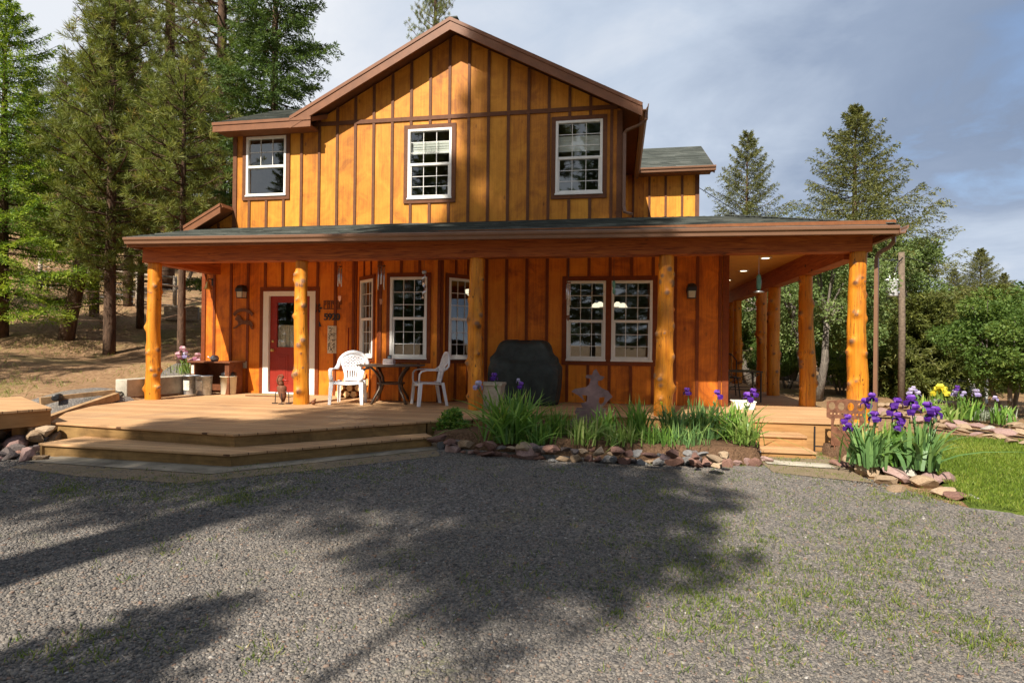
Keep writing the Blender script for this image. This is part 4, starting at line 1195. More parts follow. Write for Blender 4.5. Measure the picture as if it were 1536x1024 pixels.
def pail(x, y, r, h, mat, label, cat='bucket', lab=True):
    t = thing('bucket', label, cat, (x, y, P0), 0, 'buckets in front of the dark bench'); m = MB()
    m.lathe([(.001, .0), (r * .86, 0), (r * .9, .01), (r, h * .96), (r * 1.06, h * .96), (r * 1.06, h), (r * .97, h), (r * .86, .06), (.001, .05)], n=26); m.build('tub', mat, t, True)
    m = MB(); m.tube([(r * 1.03 * math.cos(a), -r * .35 * math.sin(a) - .0, h * .9 - r * .75 * math.sin(a) * (.6 if lab else -1.0)) for a in [PI * k / 12 for k in range(13)]], .005, 5); m.build('handle', 'galv', t)
    if lab:
        m = MB(); a0, a1 = -PI * .68, -PI * .36; k = 8
        for i in range(k):
            a, b = a0 + (a1 - a0) * i / k, a0 + (a1 - a0) * (i + 1) / k; q = r * .985
            m.quad((q * math.cos(a), q * math.sin(a), h * .25), (q * math.cos(b), q * math.sin(b), h * .25), (q * 1.03 * math.cos(b), q * 1.03 * math.sin(b), h * .75), (q * 1.03 * math.cos(a), q * 1.03 * math.sin(a), h * .75))
        m.build('label', 'paper', t)
    return t


pail(-8.66, 10.72, .15, .40, 'galv', 'left galvanised pail with pale label below the wooden bench')
pail(-8.35, 10.70, .16, .40, 'galv', 'right galvanised pail with torn label below the wooden bench')
pail(-8.02, 11.02, .16, .38, 'cream', 'cream plastic bucket near the red front door', lab=False)
m = MB(); R = random.Random(4); m.sphere((0, 0, 0), .14, 8, .7); o = m.build('coal_bag', 'black', None, True); o.location = (-8.02, 11.02, P0 + .40); tag(o, 'black bag stuffed in the cream plastic bucket', 'bag')
for v in o.data.vertices: v.co *= 1 + .15 * math.sin(v.co.x * 60 + v.co.z * 40)

# concrete wall at the left porch end
m = MB(); m.prism([(-9.16, 9.37, .10), (-8.885, 9.34, .10), (-8.80, 11.0, .10), (-9.08, 11.02, .10)], (0, 0, .605)); o = bev(fixn(m.build('concrete_wall', 'concrete')), .012); tag(o, 'short low concrete wall behind the left log post', 'wall')

# firewood under the table
R = random.Random(12); rows_ = [(5, 0), (4, 1), (4, 2), (3, 3), (2, 4)]; k = 0
wl = ['left end', 'second from left', 'middle', 'second from right', 'right end']; lv = ['bottom layer', 'second layer', 'third layer', 'fourth layer', 'top layer']
wm_ = {5: [0, 1, 2, 3, 4], 4: [0, 1, 3, 4], 3: [0, 2, 4], 2: [0, 4]}
for n_, l in rows_:
    for i in range(n_):
        x = -5.50 + .155 * i + .07 * l * .9 + R.uniform(-.01, .01); r = R.uniform(.066, .078); z = P0 + .072 + .128 * l; L = R.uniform(.30, .36); m = MB()
        ns = R.choice((5, 6, 7)); a0 = R.uniform(0, 6); rr = [r * R.uniform(.82, 1.08) for _ in range(ns)]
        ring = lambda y, s: [(s * rr[q] * math.cos(a0 + 2 * PI * q / ns), y, s * rr[q] * math.sin(a0 + 2 * PI * q / ns)) for q in range(ns)]
        a = m.add(ring(-L / 2, 1)); b = m.add(ring(L / 2, 1)); m.cur = 0
        for q in range(ns): m.face((a + q, a + (q + 1) % ns, b + (q + 1) % ns, b + q))
        m.cur = 1; m.face([a + q for q in range(ns)][::-1]); m.face([b + q for q in range(ns)])
        o = fixn(m.build('firewood_log', ['firewood', 'logend'])); o.location = (x, 11.14 + R.uniform(-.04, .02), z); o.rotation_euler.z = R.uniform(-.08, .08)
        tag(o, f'split firewood log, {wl[wm_[n_][i]]} of the {lv[l]} in the stack behind the table', 'firewood', 'firewood stacked against the wall')

# side porch furniture
t = thing('outdoor_table', 'black metal table with crossed side braces on the side porch', 'table', (2.56, 12.85, P0))
m = MB(); m.box(-.34, .34, -.4, .4, .60, .625)
m.build('tabletop', 'black', t)
for sx in (-1, 1):
    for sy in (-1, 1): m = MB(); m.tube([(sx * .31, sy * .36, .60), (sx * .31, sy * .36, 0)], .016, 6); m.build('leg', 'black', t)
m = MB()
for sy in (-1, 1): m.beam((-.31, sy * .36, .58), (.31, sy * .36, .26), .014, .014); m.beam((.31, sy * .37, .58), (-.31, sy * .37, .26), .014, .014); m.beam((-.31, sy * .36, .25), (.31, sy * .36, .25), .016, .016)
m.build('brace', 'black', t)
t = thing('outdoor_chair', 'black metal chair standing behind the black side porch table', 'chair', (2.45, 13.75, P0))
m = MB(); m.lathe([(.001, .42), (.24, .42), (.25, .44), (.001, .45)], n=20); m.build('seat', 'black', t)
m = MB(); m.tube([(-.22, .2, .44), (-.24, .26, .8), (-.12, .28, .95), (.12, .28, .95), (.24, .26, .8), (.22, .2, .44)], .014, 6)
for x in (-.12, -.04, .04, .12): m.tube([(x, .21, .44), (x, .27, .93)], .008, 5)
m.build('backrest', 'black', t)
for sx in (-1, 1):
    for sy in (-1, 1): m = MB(); m.tube([(sx * .18, sy * .18, .43), (sx * .23, sy * .23, 0)], .013, 6); m.build('leg', 'black', t)
t = thing('storage_bin', 'white plastic bin on the deck at the corner of the house', 'bin', (2.24, 11.05, P0))
m = MB(); loft(m, [[(sx * a, sy * b, z) for sx, sy in ((-1, -1), (1, -1), (1, 1), (-1, 1))] for a, b, z in ((.17, .12, 0), (.19, .14, .13))]); bev(m.build('tub', 'white', t), .01)
m = MB(); m.box(-.20, .20, -.15, .15, .131, .155); bev(m.build('lid', 'white', t), .01)

# interior lamps seen through the glass
t = thing('pendant_lamp', 'lit white bowl pendant lamp inside the bay window', 'lamp', (-3.06, 12.4, 2.925))
m = MB(); m.tube([(0, 0, 0), (0, 0, -.30)], .012, 6); m.build('rod', 'bronze', t); m = MB(); m.lathe([(.001, -.48), (.12, -.46), (.20, -.40), (.23, -.34), (.21, -.31), (.001, -.30)], n=24); m.build('shade', 'bulb', t, True)
t = thing('chandelier', 'lit chandelier with pale shades inside the right front windows', 'lamp', (-.18, 13.2, 2.925))
m = MB(); m.tube([(0, 0, 0), (0, 0, -.62)], .012, 6)
for k in range(5): a = k * 2 * PI / 5 + .3; m.tube([(0, 0, -.60), (.2 * math.cos(a), .2 * math.sin(a), -.66), (.30 * math.cos(a), .30 * math.sin(a), -.56)], .010, 5)
m.build('frame', 'bronze', t)
for k in range(5):
    a = k * 2 * PI / 5 + .3; m = MB(); m.lathe([(.03, -.54), (.075, -.58), (.10, -.64), (.09, -.645), (.001, -.63)], (.32 * math.cos(a), .32 * math.sin(a), 0), 16); m.build('lamp_shade', 'bulb', t, True)

# ------------------------------------------------------------------ garden ornaments
cg = atY(888, 600, 8.75)
sil = [(855, 660), (853, 640), (858, 628), (866, 625), (862, 618), (865, 611), (874, 611), (871, 605), (878, 603), (868, 593), (857, 587), (862, 583), (880, 580), (884, 576), (886, 568), (878, 566), (880, 562), (888, 562), (890, 556), (894, 553), (897, 558), (900, 563), (907, 565), (903, 570), (897, 571), (897, 577), (903, 582), (912, 586), (919, 595), (912, 601), (906, 608), (903, 611), (910, 613), (907, 620), (913, 623), (918, 630), (915, 640), (912, 660)]
z0 = ground_h(cg.x, 8.75) + .05
poly = []
for x, y in sil: p = atY(x, y, 8.75); poly.append((p.x - cg.x, max(.0, p.z - z0)))
t = thing('silhouette_cutout', 'purplish steel cutout of a figure in a wide hat with hands on hips', 'garden ornament', (cg.x, 8.75, z0), 0)


def tri_plate(poly, holes, th):
    cu = bpy.data.curves.new('c', 'CURVE'); cu.dimensions = '2D'; cu.fill_mode = 'BOTH'; cu.extrude = th / 2
    for pl in [poly] + holes:
        sp = cu.splines.new('POLY'); sp.points.add(len(pl) - 1); sp.use_cyclic_u = True
        for k, (x, z) in enumerate(pl): sp.points[k].co = (x, z, 0, 1)
    ob = bpy.data.objects.new('c', cu); COL.objects.link(ob); bpy.context.view_layer.update()
    me = bpy.data.meshes.new_from_object(ob.evaluated_get(bpy.context.evaluated_depsgraph_get())); bpy.data.objects.remove(ob)
    return me


def plate_obj(name, me, mat, parent):
    me.materials.clear(); me.materials.append(MT[mat]); o = bpy.data.objects.new(name, me); COL.objects.link(o); o.rotation_euler.x = PI / 2; o.parent = parent; return o


def pxh(pts): return [(atY(x, y, 8.75).x - cg.x, atY(x, y, 8.75).z - z0) for x, y in pts]


plate_obj('figure', tri_plate(poly, [pxh([(873, 592), (881, 593), (880, 603), (877, 602)]), pxh([(899, 596), (907, 595), (906, 602), (901, 607), (898, 603)])], .006), 'plum', t)
m = MB(); m.box(-.16, -.145, -.004, .004, -.12, .2); m.box(.09, .105, -.004, .004, -.12, .2); m.build('stake', 'plum', t)

a_ = atY(1240, 600, 9.05); b_ = atY(1288, 645, 9.05)
t = thing('openwork_panel', 'rusty openwork metal garden panel at the foot of the corner post', 'garden ornament', (a_.x, 9.05, .05), -.25)
w_, h_ = (b_.x - a_.x) + .06, a_.z - .05 + .03
holes = []
for k in range(4): cx = w_ * (.14 + .24 * k); holes.append([(cx + w_ * .085 * math.cos(2 * PI * q / 12), h_ * .84 + h_ * .085 * math.sin(2 * PI * q / 12)) for q in range(12)])
for k in range(3): x = w_ * (.18 + .25 * k); holes.append([(x, h_ * .40), (x + w_ * .16, h_ * .40), (x + (w_ * .16 if k != 1 else .02), h_ * .58), (x + (0.02 if k != 1 else 0), h_ * .58)])
for k in range(9): x = w_ * (.1 + .095 * k); holes.append([(x, h_ * .66), (x + w_ * .04, h_ * .66), (x + w_ * .04, h_ * .695), (x, h_ * .695)])
plate_obj('panel', tri_plate([(0, h_ * .6), (0, h_ * .93), (w_ * .1, h_ * .95), (w_ * .5, h_), (w_, h_ * .97), (w_, 0), (w_ * .12, 0), (w_ * .12, h_ * .55)], holes, .008), 'rust', t)
m = MB(); m.box(w_ * .2, w_ * .2 + .015, -.004, .004, -.1, .05); m.box(w_ * .8, w_ * .8 + .015, -.004, .004, -.1, .05); m.build('stake', 'rust', t)
m = MB(); m.box(2.905, 2.925, 9.36, 9.38, -.1, .27); m.box(2.925, 3.35, 9.36, 9.38, -.035, -.018); o = m.build('edging_bracket', 'black'); tag(o, 'black angled metal edging bar beside the right deck steps', 'metal bar')

# ------------------------------------------------------------------ rocks


def rock(p, s, colr, seed, flat=.6, rz=None, label='', group=None, wide=1.0):
    R = random.Random(seed); bm = bmesh.new(); bmesh.ops.create_icosphere(bm, subdivisions=2, radius=1)
    pl = []
    for _ in range(8): v = Vector((R.gauss(0, 1), R.gauss(0, 1), R.gauss(0, .7))).normalized(); pl.append((v, R.uniform(.34, .72)))
    for v in bm.verts:
        for n, d in pl:
            e = v.co.dot(n)
            if e > d: v.co -= n * (e - d)
        v.co *= 1 + R.uniform(-.025, .025)
        v.co.x *= wide; v.co.z *= flat
    me = bpy.data.meshes.new('garden_rock'); bm.to_mesh(me); bm.free(); me.materials.append(ROCKC[colr])
    o = bpy.data.objects.new('garden_rock', me); COL.objects.link(o); o.location = p; o.scale = (s,) * 3
    o.rotation_euler = (R.uniform(-.25, .25), R.uniform(-.25, .25), R.uniform(0, 6.3) if rz is None else rz)
    tag(o, label, 'rock', group); return o


def rock_run(items, where, marks, group):
    """items: (px,py,size_px,color,flat,level) ; labels are built from looks and neighbours"""
    used = {}
    for i, (px, py, s, c, fl, lv_) in enumerate(items):
        p = gp(px, py + s * .35) if lv_ < .1 else atZ(px, py + s * .3, lv_); d = (p - O).length; r = s / 2 * d / FPX
        p.z = (ground_h(p.x, p.y) + lv_ if lv_ < .1 else lv_) + r * fl * .55
        big = 'large' if s > 34 else 'small' if s < 19 else 'medium'; shp = 'flat' if fl < .5 else 'chunky' if fl > .75 else 'angular'
        mk = min(marks, key=lambda q: abs(q[0] - px) + .5 * abs(q[1] - py))[2]
        nb = sorted((j for j in range(len(items)) if j != i), key=lambda j: (items[j][0] - px) ** 2 + (items[j][1] - py) ** 2)[:2]
        nb.sort(key=lambda j: items[j][0]); A, B = items[nb[0]][3], items[nb[1]][3]
        lab = f'{big} {shp} {c} rock {where} {mk}'
        if lab in used: lab = f'{big} {shp} {c} rock {where} {mk}'.replace(' in the', ',', 1) + f' by a {A} one'
        if lab in used: lab = f'{big} {shp} {c} rock {mk} between {A} and {B} ones'
        z = 0
        while lab in used and z < 7:
            lab = f'{big} {shp} {c} rock {mk}, ' + ('upper course', 'lower course', 'leftmost such', 'rightmost such', 'partly buried', 'tilted', 'squat')[z]; z += 1
        if len(lab.replace(',', '').split()) > 16: lab = lab.replace('small leafy ', '').replace('big ', '').replace('the ', '').replace('in front edging ', '')
        used[lab] = 1
        rock(p, r, c, 500 + int(px * 7 + py), fl, None, lab, group, wide=random.uniform(1.0, 1.35))


RR = random.Random(21); items = []
base = [(646, 668), (690, 678), (760, 684), (840, 690), (920, 692), (1000, 696), (1080, 698), (1130, 696), (1168, 688)]


def by(x):
    for (a, b), (c, d) in zip(base, base[1:]):
        if a <= x <= c: return b + (d - b) * (x - a) / (c - a)
    return base[-1][1]


cl = ['reddish brown', 'reddish brown', 'pinkish', 'grey', 'dark', 'dark', 'tan', 'reddish brown']
x = 650
while x < 1160:
    s = RR.choice((12, 14, 17, 20, 25)); items.append((x, by(x) - s * .30, s * 1.15, RR.choice(cl), RR.uniform(.4, .75), 0)); x += s * RR.uniform(.68, .9)
x = 655
while x < 1098:
    s = RR.choice((13, 16, 20, 26)); items.append((x, by(x) - 15 - RR.uniform(0, 6), s * 1.15, RR.choice(cl), RR.uniform(.3, .6), .11)); x += s * RR.uniform(.62, .9)
for a in ((792, 672, 44, 'pinkish', .85, .04), (688, 664, 30, 'dark', .6, .02), (907, 671, 36, 'pinkish', .55, .06), (1100, 676, 40, 'tan', .75, .03), (1072, 688, 34, 'tan', .5, 0), (1128, 676, 30, 'grey', .8, .02), (830, 668, 34, 'reddish brown', .5, .07), (1034, 684, 32, 'dark', .8, .02), (1014, 676, 30, 'tan', .6, .03), (735, 674, 30, 'reddish brown', .55, .0)): items.append(a)
for z in (690, 740, 800, 845, 1165): pass
FM = [(655, 660, 'below the small leafy shrub'), (720, 660, 'left of the big iris clump'), (775, 660, 'below the big iris clump'), (845, 665, 'left of the steel cutout'), (890, 665, 'below the steel cutout'), (945, 665, 'right of the steel cutout'), (1000, 665, 'below the fourth log post'), (1050, 665, 'right of the fourth log post'), (1100, 665, 'below the daylily clump'), (1150, 670, 'left of the right steps')]
rock_run(items, 'in the front edging', FM, 'rocks edging the front flower bed')
items = [(1262, 690, 26, 'reddish brown', .45, 0), (1283, 694, 26, 'dark', .5, 0), (1300, 702, 30, 'tan', .85, 0), (1316, 700, 20, 'pinkish', .7, 0), (1322, 714, 32, 'tan', .5, 0), (1345, 710, 34, 'pinkish', .7, .02), (1362, 709, 28, 'pale', .75, 0), (1348, 726, 30, 'tan', .4, -.02), (1384, 720, 30, 'tan', .6, 0), (1398, 716, 26, 'pinkish', .6, 0), (1420, 716, 32, 'pinkish', .5, 0.02), (1412, 732, 32, 'tan', .4, 0), (1434, 738, 30, 'reddish brown', .35, 0), (1462, 738, 28, 'pale', .3, -.02), (1274, 686, 22, 'tan', .5, .02), (1332, 702, 22, 'dark', .6, .03)]
rock_run(items, 'in the right edging', [(1262, 690, 'near the right steps'), (1310, 700, 'below the left purple irises'), (1370, 712, 'below the right purple irises'), (1440, 730, 'at the lawn corner')], 'rocks edging the right flower bed')
items = []
for k in range(58):
    x = RR.uniform(-20, 86); y = RR.uniform(640, 690) + max(0, (x - 40)) * .06; items.append((x, y, RR.choice((12, 15, 18, 22, 28)), RR.choice(('dark', 'dark', 'reddish brown', 'pinkish', 'tan', 'tan')), RR.uniform(.4, .75), max(0, (668 - y) * .007)))
rock_run(items, 'in the left pile', [(10, 645, 'under the platform, far left'), (60, 645, 'under the platform corner'), (10, 680, 'at the lower left'), (60, 680, 'by the deck step'), (35, 662, 'in its middle')], 'rocks piled under the platform')
items = []
for (x0, y0, x1, y1, n_) in ((1385, 627, 1540, 652, 13), (1400, 636, 1545, 668, 8), (1312, 612, 1392, 628, 7), (1310, 604, 1400, 610, 6), (1395, 602, 1536, 615, 8), (1488, 622, 1540, 640, 5)):
    for k in range(n_): f = (k + .5) / n_; items.append((x0 + (x1 - x0) * f + RR.uniform(-4, 4), y0 + (y1 - y0) * f + RR.uniform(-3, 3), RR.choice((15, 19, 24)), RR.choice(('tan', 'tan', 'pinkish', 'tan', 'pale', 'pinkish')), RR.uniform(.25, .4), .06))
rock_run(items, 'round the back bed', [(1330, 615, 'behind the corner post'), (1350, 606, 'by the utility pole'), (1400, 625, 'left of the back irises'), (1430, 640, 'below the back irises'), (1480, 650, 'below the silver plant'), (1525, 655, 'at the right edge'), (1440, 606, 'by the white tank'), (1510, 612, 'under the cherry tree')], 'flat stones round the back bed')
# ------------------------------------------------------------------ irises and bed plants


def blades(n, h, spread, wd, seed, droop=.35, base=.10, fan=None):
    """n sword leaves -> quads (n*segs,4,3), rnd"""
    r = np.random.default_rng(seed); Q = []; A = []
    for i in range(n):
        az = r.uniform(0, 2 * PI); lean = abs(r.normal(0, .5)) * spread; hh = h * r.uniform(.55, 1.08); w = wd * r.uniform(.75, 1.2)
        b = np.array([base * r.normal(0, .5), base * r.normal(0, .5), -.02]); d = np.array([math.cos(az), math.sin(az), 0]); fa = r.uniform(0, PI); sd = np.array([math.cos(fa), math.sin(fa), 0])
        dr = droop * r.uniform(.2, 1.4) * lean; pts = []
        for k in range(6):
            t = k / 5; pts.append(b + d * (lean * hh * (.35 * t + .65 * t * t) + dr * hh * .4 * t ** 3) + np.array([0, 0, hh * (t - .5 * dr * t ** 3 - .18 * lean * t * t)]))
        a = np.clip(r.normal(.5, .18), 0, 1); wp = [.75, .95, 1.0, .9, .6, .03]
        for k in range(5):
            u, v = pts[k], pts[k + 1]; Q.append([u - sd * w * wp[k] / 2, u + sd * w * wp[k] / 2, v + sd * w * wp[k + 1] / 2, v - sd * w * wp[k + 1] / 2]); A.append(np.clip(a + .05 * (k - 2) + (.25 if k == 4 and r.random() < .3 else 0), 0, 1))
    return Q, A


def blossom(mb, c, s, R, mat_i=0):
    mb.cur = mat_i; rot = R.uniform(0, 6)
    for k in range(6):
        a = rot + k * PI / 3; up = k % 2; d = Vector((math.cos(a), math.sin(a), 0)); sd = Vector((-d.y, d.x, 0)); pr = []
        for t in range(5):
            f = t / 4
            if up: p = c + d * (s * .34 * math.sin(f * 2.6)) + Vector((0, 0, s * (.05 + .72 * f)))
            else: p = c + d * (s * .62 * math.sin(f * 1.9)) + Vector((0, 0, s * (.10 + .12 * math.sin(f * 3) - .62 * f * f)))
            w = s * (.10 + .34 * math.sin(min(1, f * 1.05) * PI * .82)); pr.append(mb.add([p - sd * w + Vector((0, 0, R.uniform(-.04, .04) * s)), p + (d * .03 * s if up else Vector((0, 0, .05 * s))), p + sd * w + Vector((0, 0, R.uniform(-.04, .04) * s))]))
        for t in range(4):
            for q in range(2): mb.face((pr[t] + q, pr[t] + q + 1, pr[t + 1] + q + 1, pr[t + 1] + q), min(1, max(0, R.gauss(.75 if up else .22, .2) + (.5 if not up and t == 0 else 0))))


def clump(name, px, py, h, spread, n, wd, seed, mat, label, cat, group=None, flowers=(), droop=.35, base=.12, depth=None, grows=True, soil=None):
    zs = soil if soil is not None else 0
    p = (atZ(px, py, zs) if soil is not None else gp(px, py)) if depth is None else atY(px, py, depth)
    p.z = zs if soil is not None else ground_h(p.x, p.y) + (.06 if grows else 0)
    t = thing(name, label, cat, p, 0, group)
    Q, A = blades(n, h, spread, wd, seed, droop, base); fast_quads('foliage', Q, A, mat, t)
    R = random.Random(seed)
    for (fx, fy, sz, fm) in flowers:
        sz *= 1.35
        f = atY(fx, fy, p.y + R.uniform(-.12, .12)) - p; s = sz
        b = Vector((f.x * .35 + R.uniform(-.03, .03), f.y * .3, 0)); m = MB(); m.tube([b, b.lerp(f, .55) + Vector((R.uniform(-.01, .01), 0, .02)), f + Vector((0, 0, -s * .1))], [.008, .007, .006], 5)
        for q in range(2): c = b.lerp(f, R.uniform(.55, .85)); m.tube([c, c + Vector((R.uniform(-.03, .03), R.uniform(-.02, .02), .05)), c + Vector((R.uniform(-.03, .03), 0, .09))], [.008, .013, .002], 5)
        st = m.build('flower_stem', mat, t); m = MB(); blossom(m, f, s, R); bl = m.build('blossom', fm, st)
    return t


IG = 'irises in the front flower bed'
clump('iris_clump', 770, 658, .72, 1.3, 250, .036, 1, 'iris', 'big bright green iris clump in front of the barbecue, three purple blooms', 'iris', IG, [(741, 566, .06, 'purple'), (781, 579, .055, 'purple'), (778, 572, .04, 'lilac'), (717, 579, .075, 'lilac')], base=.30, soil=.17)
clump('iris_clump', 836, 656, .50, 1.0, 150, .016, 2, 'iris', 'fine grassy green clump between the big irises and the steel cutout', 'grass clump', IG, base=.22, soil=.17)
clump('daylily_clump', 880, 662, .40, 1.15, 150, .020, 3, 'daylily', 'pale green arching leaf clump at the foot of the steel cutout', 'daylily', IG, base=.22, droop=.7, soil=.17)
clump('iris_clump', 905, 656, .48, .8, 46, .032, 4, 'iris', 'small upright iris clump hiding the cutout figure', 'iris', IG, base=.14, soil=.17)
clump('iris_clump', 956, 656, .62, .8, 74, .034, 5, 'iris', 'tall narrow iris clump between the cutout and the fourth log post', 'iris', IG, base=.16, soil=.17)
clump('iris_clump', 1008, 655, .50, .95, 120, .026, 6, 'irisblue', 'leafy iris clump hiding the base of the fourth log post', 'iris', IG, [(992, 605, .03, 'yellowf')], base=.2, soil=.17)
clump('iris_clump', 1055, 654, .58, 1.15, 130, .032, 7, 'irisblue', 'iris clump right of the fourth post with three dark blooms', 'iris', IG, [(1031, 588, .062, 'purple'), (1077, 593, .078, 'purple'), (1036, 666, .06, 'lilac')], base=.22, soil=.17)
clump('iris_clump', 1096, 655, .56, 1.2, 120, .030, 8, 'iris', 'iris clump beside the right steps with bright violet blooms', 'iris', IG, [(1122, 597, .085, 'purple'), (1131, 590, .07, 'purple'), (1094, 628, .06, 'lilac')], base=.2, soil=.17)
clump('daylily_clump', 1118, 664, .50, 1.25, 80, .022, 9, 'daylily', 'pale arching daylily leaves spilling over stones by the right steps', 'daylily', IG, base=.18, droop=.9, soil=.17)
clump('daylily_clump', 1035, 664, .34, .9, 90, .014, 10, 'irisblue', 'low dark green leafy clump behind the dark rocks', 'daylily', IG, base=.25, droop=.7, soil=.17)
clump('daylily_clump', 806, 662, .36, 1.3, 110, .022, 31, 'iris', 'low arching green leaves at the right foot of the big iris clump', 'daylily', IG, base=.22, droop=.8, soil=.17)
clump('daylily_clump', 930, 664, .34, 1.3, 100, .020, 32, 'daylily', 'low pale arching leaves between the cutout and the tall narrow iris clump', 'daylily', IG, base=.22, droop=.8, soil=.17)
clump('daylily_clump', 982, 664, .32, 1.3, 90, .020, 33, 'iris', 'low arching green leaves left of the fourth log post', 'daylily', IG, base=.2, droop=.8, soil=.17)
IG2 = 'irises in the right flower bed'
clump('iris_clump', 1296, 694, .58, 1.0, 84, .044, 11, 'irisblue', 'purple iris clump nearest the corner post in the right bed', 'iris', IG2, [(1270, 630, .072, 'purple'), (1272, 641, .06, 'purple'), (1299, 606, .075, 'purple'), (1308, 597, .065, 'purple'), (1312, 626, .075, 'purple')], base=.20, soil=.05)
clump('iris_clump', 1338, 694, .54, .9, 54, .042, 12, 'iris', 'middle purple iris clump in the right bed', 'iris', IG2, [(1345, 606, .078, 'purple'), (1339, 617, .078, 'purple'), (1348, 628, .08, 'purple'), (1350, 640, .07, 'purple'), (1344, 652, .06, 'purple')], base=.14, soil=.05)
clump('iris_clump', 1382, 700, .60, 1.2, 96, .046, 13, 'irisblue', 'rightmost purple iris clump with broad leaves by the lawn', 'iris', IG2, [(1366, 602, .078, 'purple'), (1371, 616, .08, 'purple'), (1392, 613, .08, 'purple'), (1402, 620, .085, 'purple'), (1396, 626, .07, 'purple')], base=.20, soil=.05)
IG3 = 'plants in the back bed'
clump('iris_clump', 1418, 634, .45, .7, 60, .040, 14, 'daylily', 'pale green leaf clump at the left of the back bed', 'iris', IG3, base=.22)
clump('iris_clump', 1456, 632, .50, .6, 70, .040, 15, 'iris', 'iris clump with dark blooms before the white tank', 'iris', IG3, [(1433, 590, .09, 'lilac'), (1436, 583, .07, 'purple'), (1445, 592, .08, 'lilac'), (1465, 590, .09, 'lilac')], base=.25)
clump('iris_clump', 1506, 640, .45, .6, 46, .040, 16, 'iris', 'iris clump at the right end of the back bed', 'iris', IG3, [(1493, 598, .06, 'lilac')], base=.2)
clump('silver_plant', 1482, 634, .30, 1.2, 120, .03, 17, 'silverleaf', 'silvery grey leafy plant in the back bed', 'plant', IG3, base=.28)
clump('iris_clump', 1382, 618, .42, .6, 46, .040, 18, 'iris', 'leaf clump with pale lilac blooms behind the right bed', 'iris', IG3, [(1366, 588, .1, 'lilac'), (1376, 592, .1, 'lilac'), (1371, 584, .08, 'lilac')], base=.25)
clump('yellow_flower_bush', 1410, 604, .40, .9, 70, .05, 19, 'daylily', 'yellow flowering clump beside the white tank', 'plant', IG3, [(1404, 588, .16, 'yellowf'), (1411, 584, .16, 'yellowf'), (1417, 588, .16, 'yellowf'), (1409, 592, .14, 'yellowf')], base=.25)
t = clump('potted_iris', 286, 560, .42, .55, 90, .030, 20, 'daylily', 'pink flowering irises growing behind the low concrete wall', 'iris', None, [(275, 516, .11, 'pinkf'), (268, 524, .10, 'pinkf'), (296, 526, .11, 'pinkf'), (287, 533, .08, 'pinkf'), (299, 533, .09, 'pinkf'), (278, 523, .08, 'lilac')], base=.24, depth=11.6)
t.location.z = .62
m = MB(); m.lathe([(.001, -.20), (.2, -.2), (.27, 0), (.25, 0), (.24, -.03), (.001, -.03)], n=20); m.build('tub', 'darkwood', t, True)


def leaf_cloud(centers, radii, per, L, Wd, seed, up=.3):
    r = np.random.default_rng(seed); P = []; D = []
    for c, rad in zip(centers, radii):
        d = unit(r.normal(size=(per, 3))); q = np.array(c) + d * (rad * np.cbrt(r.uniform(.25, 1, (per, 1))) * np.array([1, 1, .8])); P.append(q); D.append(d + r.normal(0, .7, (per, 3)) + np.array([0, 0, up]))
    P = np.concatenate(P); D = np.concatenate(D); n = len(P)
    return leafQ(P, D, r.uniform(.7, 1.2, n) * L, r.uniform(.8, 1.2, n) * Wd, r), r


p = atZ(676, 657, .06); t = thing('leafy_shrub', 'small dark green leafy shrub at the end of the front steps', 'shrub', p)
Q, r = leaf_cloud([(0, 0, .20), (.13, .02, .16), (-.13, 0, .15), (0, -.05, .30), (.05, .03, .34)], [.17, .15, .14, .13, .09], 330, .055, .032, 5); fast_quads('foliage', Q, r.random(len(Q)), 'iris', t)
m = MB(); [m.tube([(0, 0, -.05), (x, y, .14)], .006, 5) for x, y in ((.05, 0), (-.05, .02), (0, -.05))]; m.build('stem', 'barkgrey', t)

# ------------------------------------------------------------------ trees


def tree_root(name, loc, label, group=None, rz=0): return thing(name, label, 'tree', loc, rz, group)


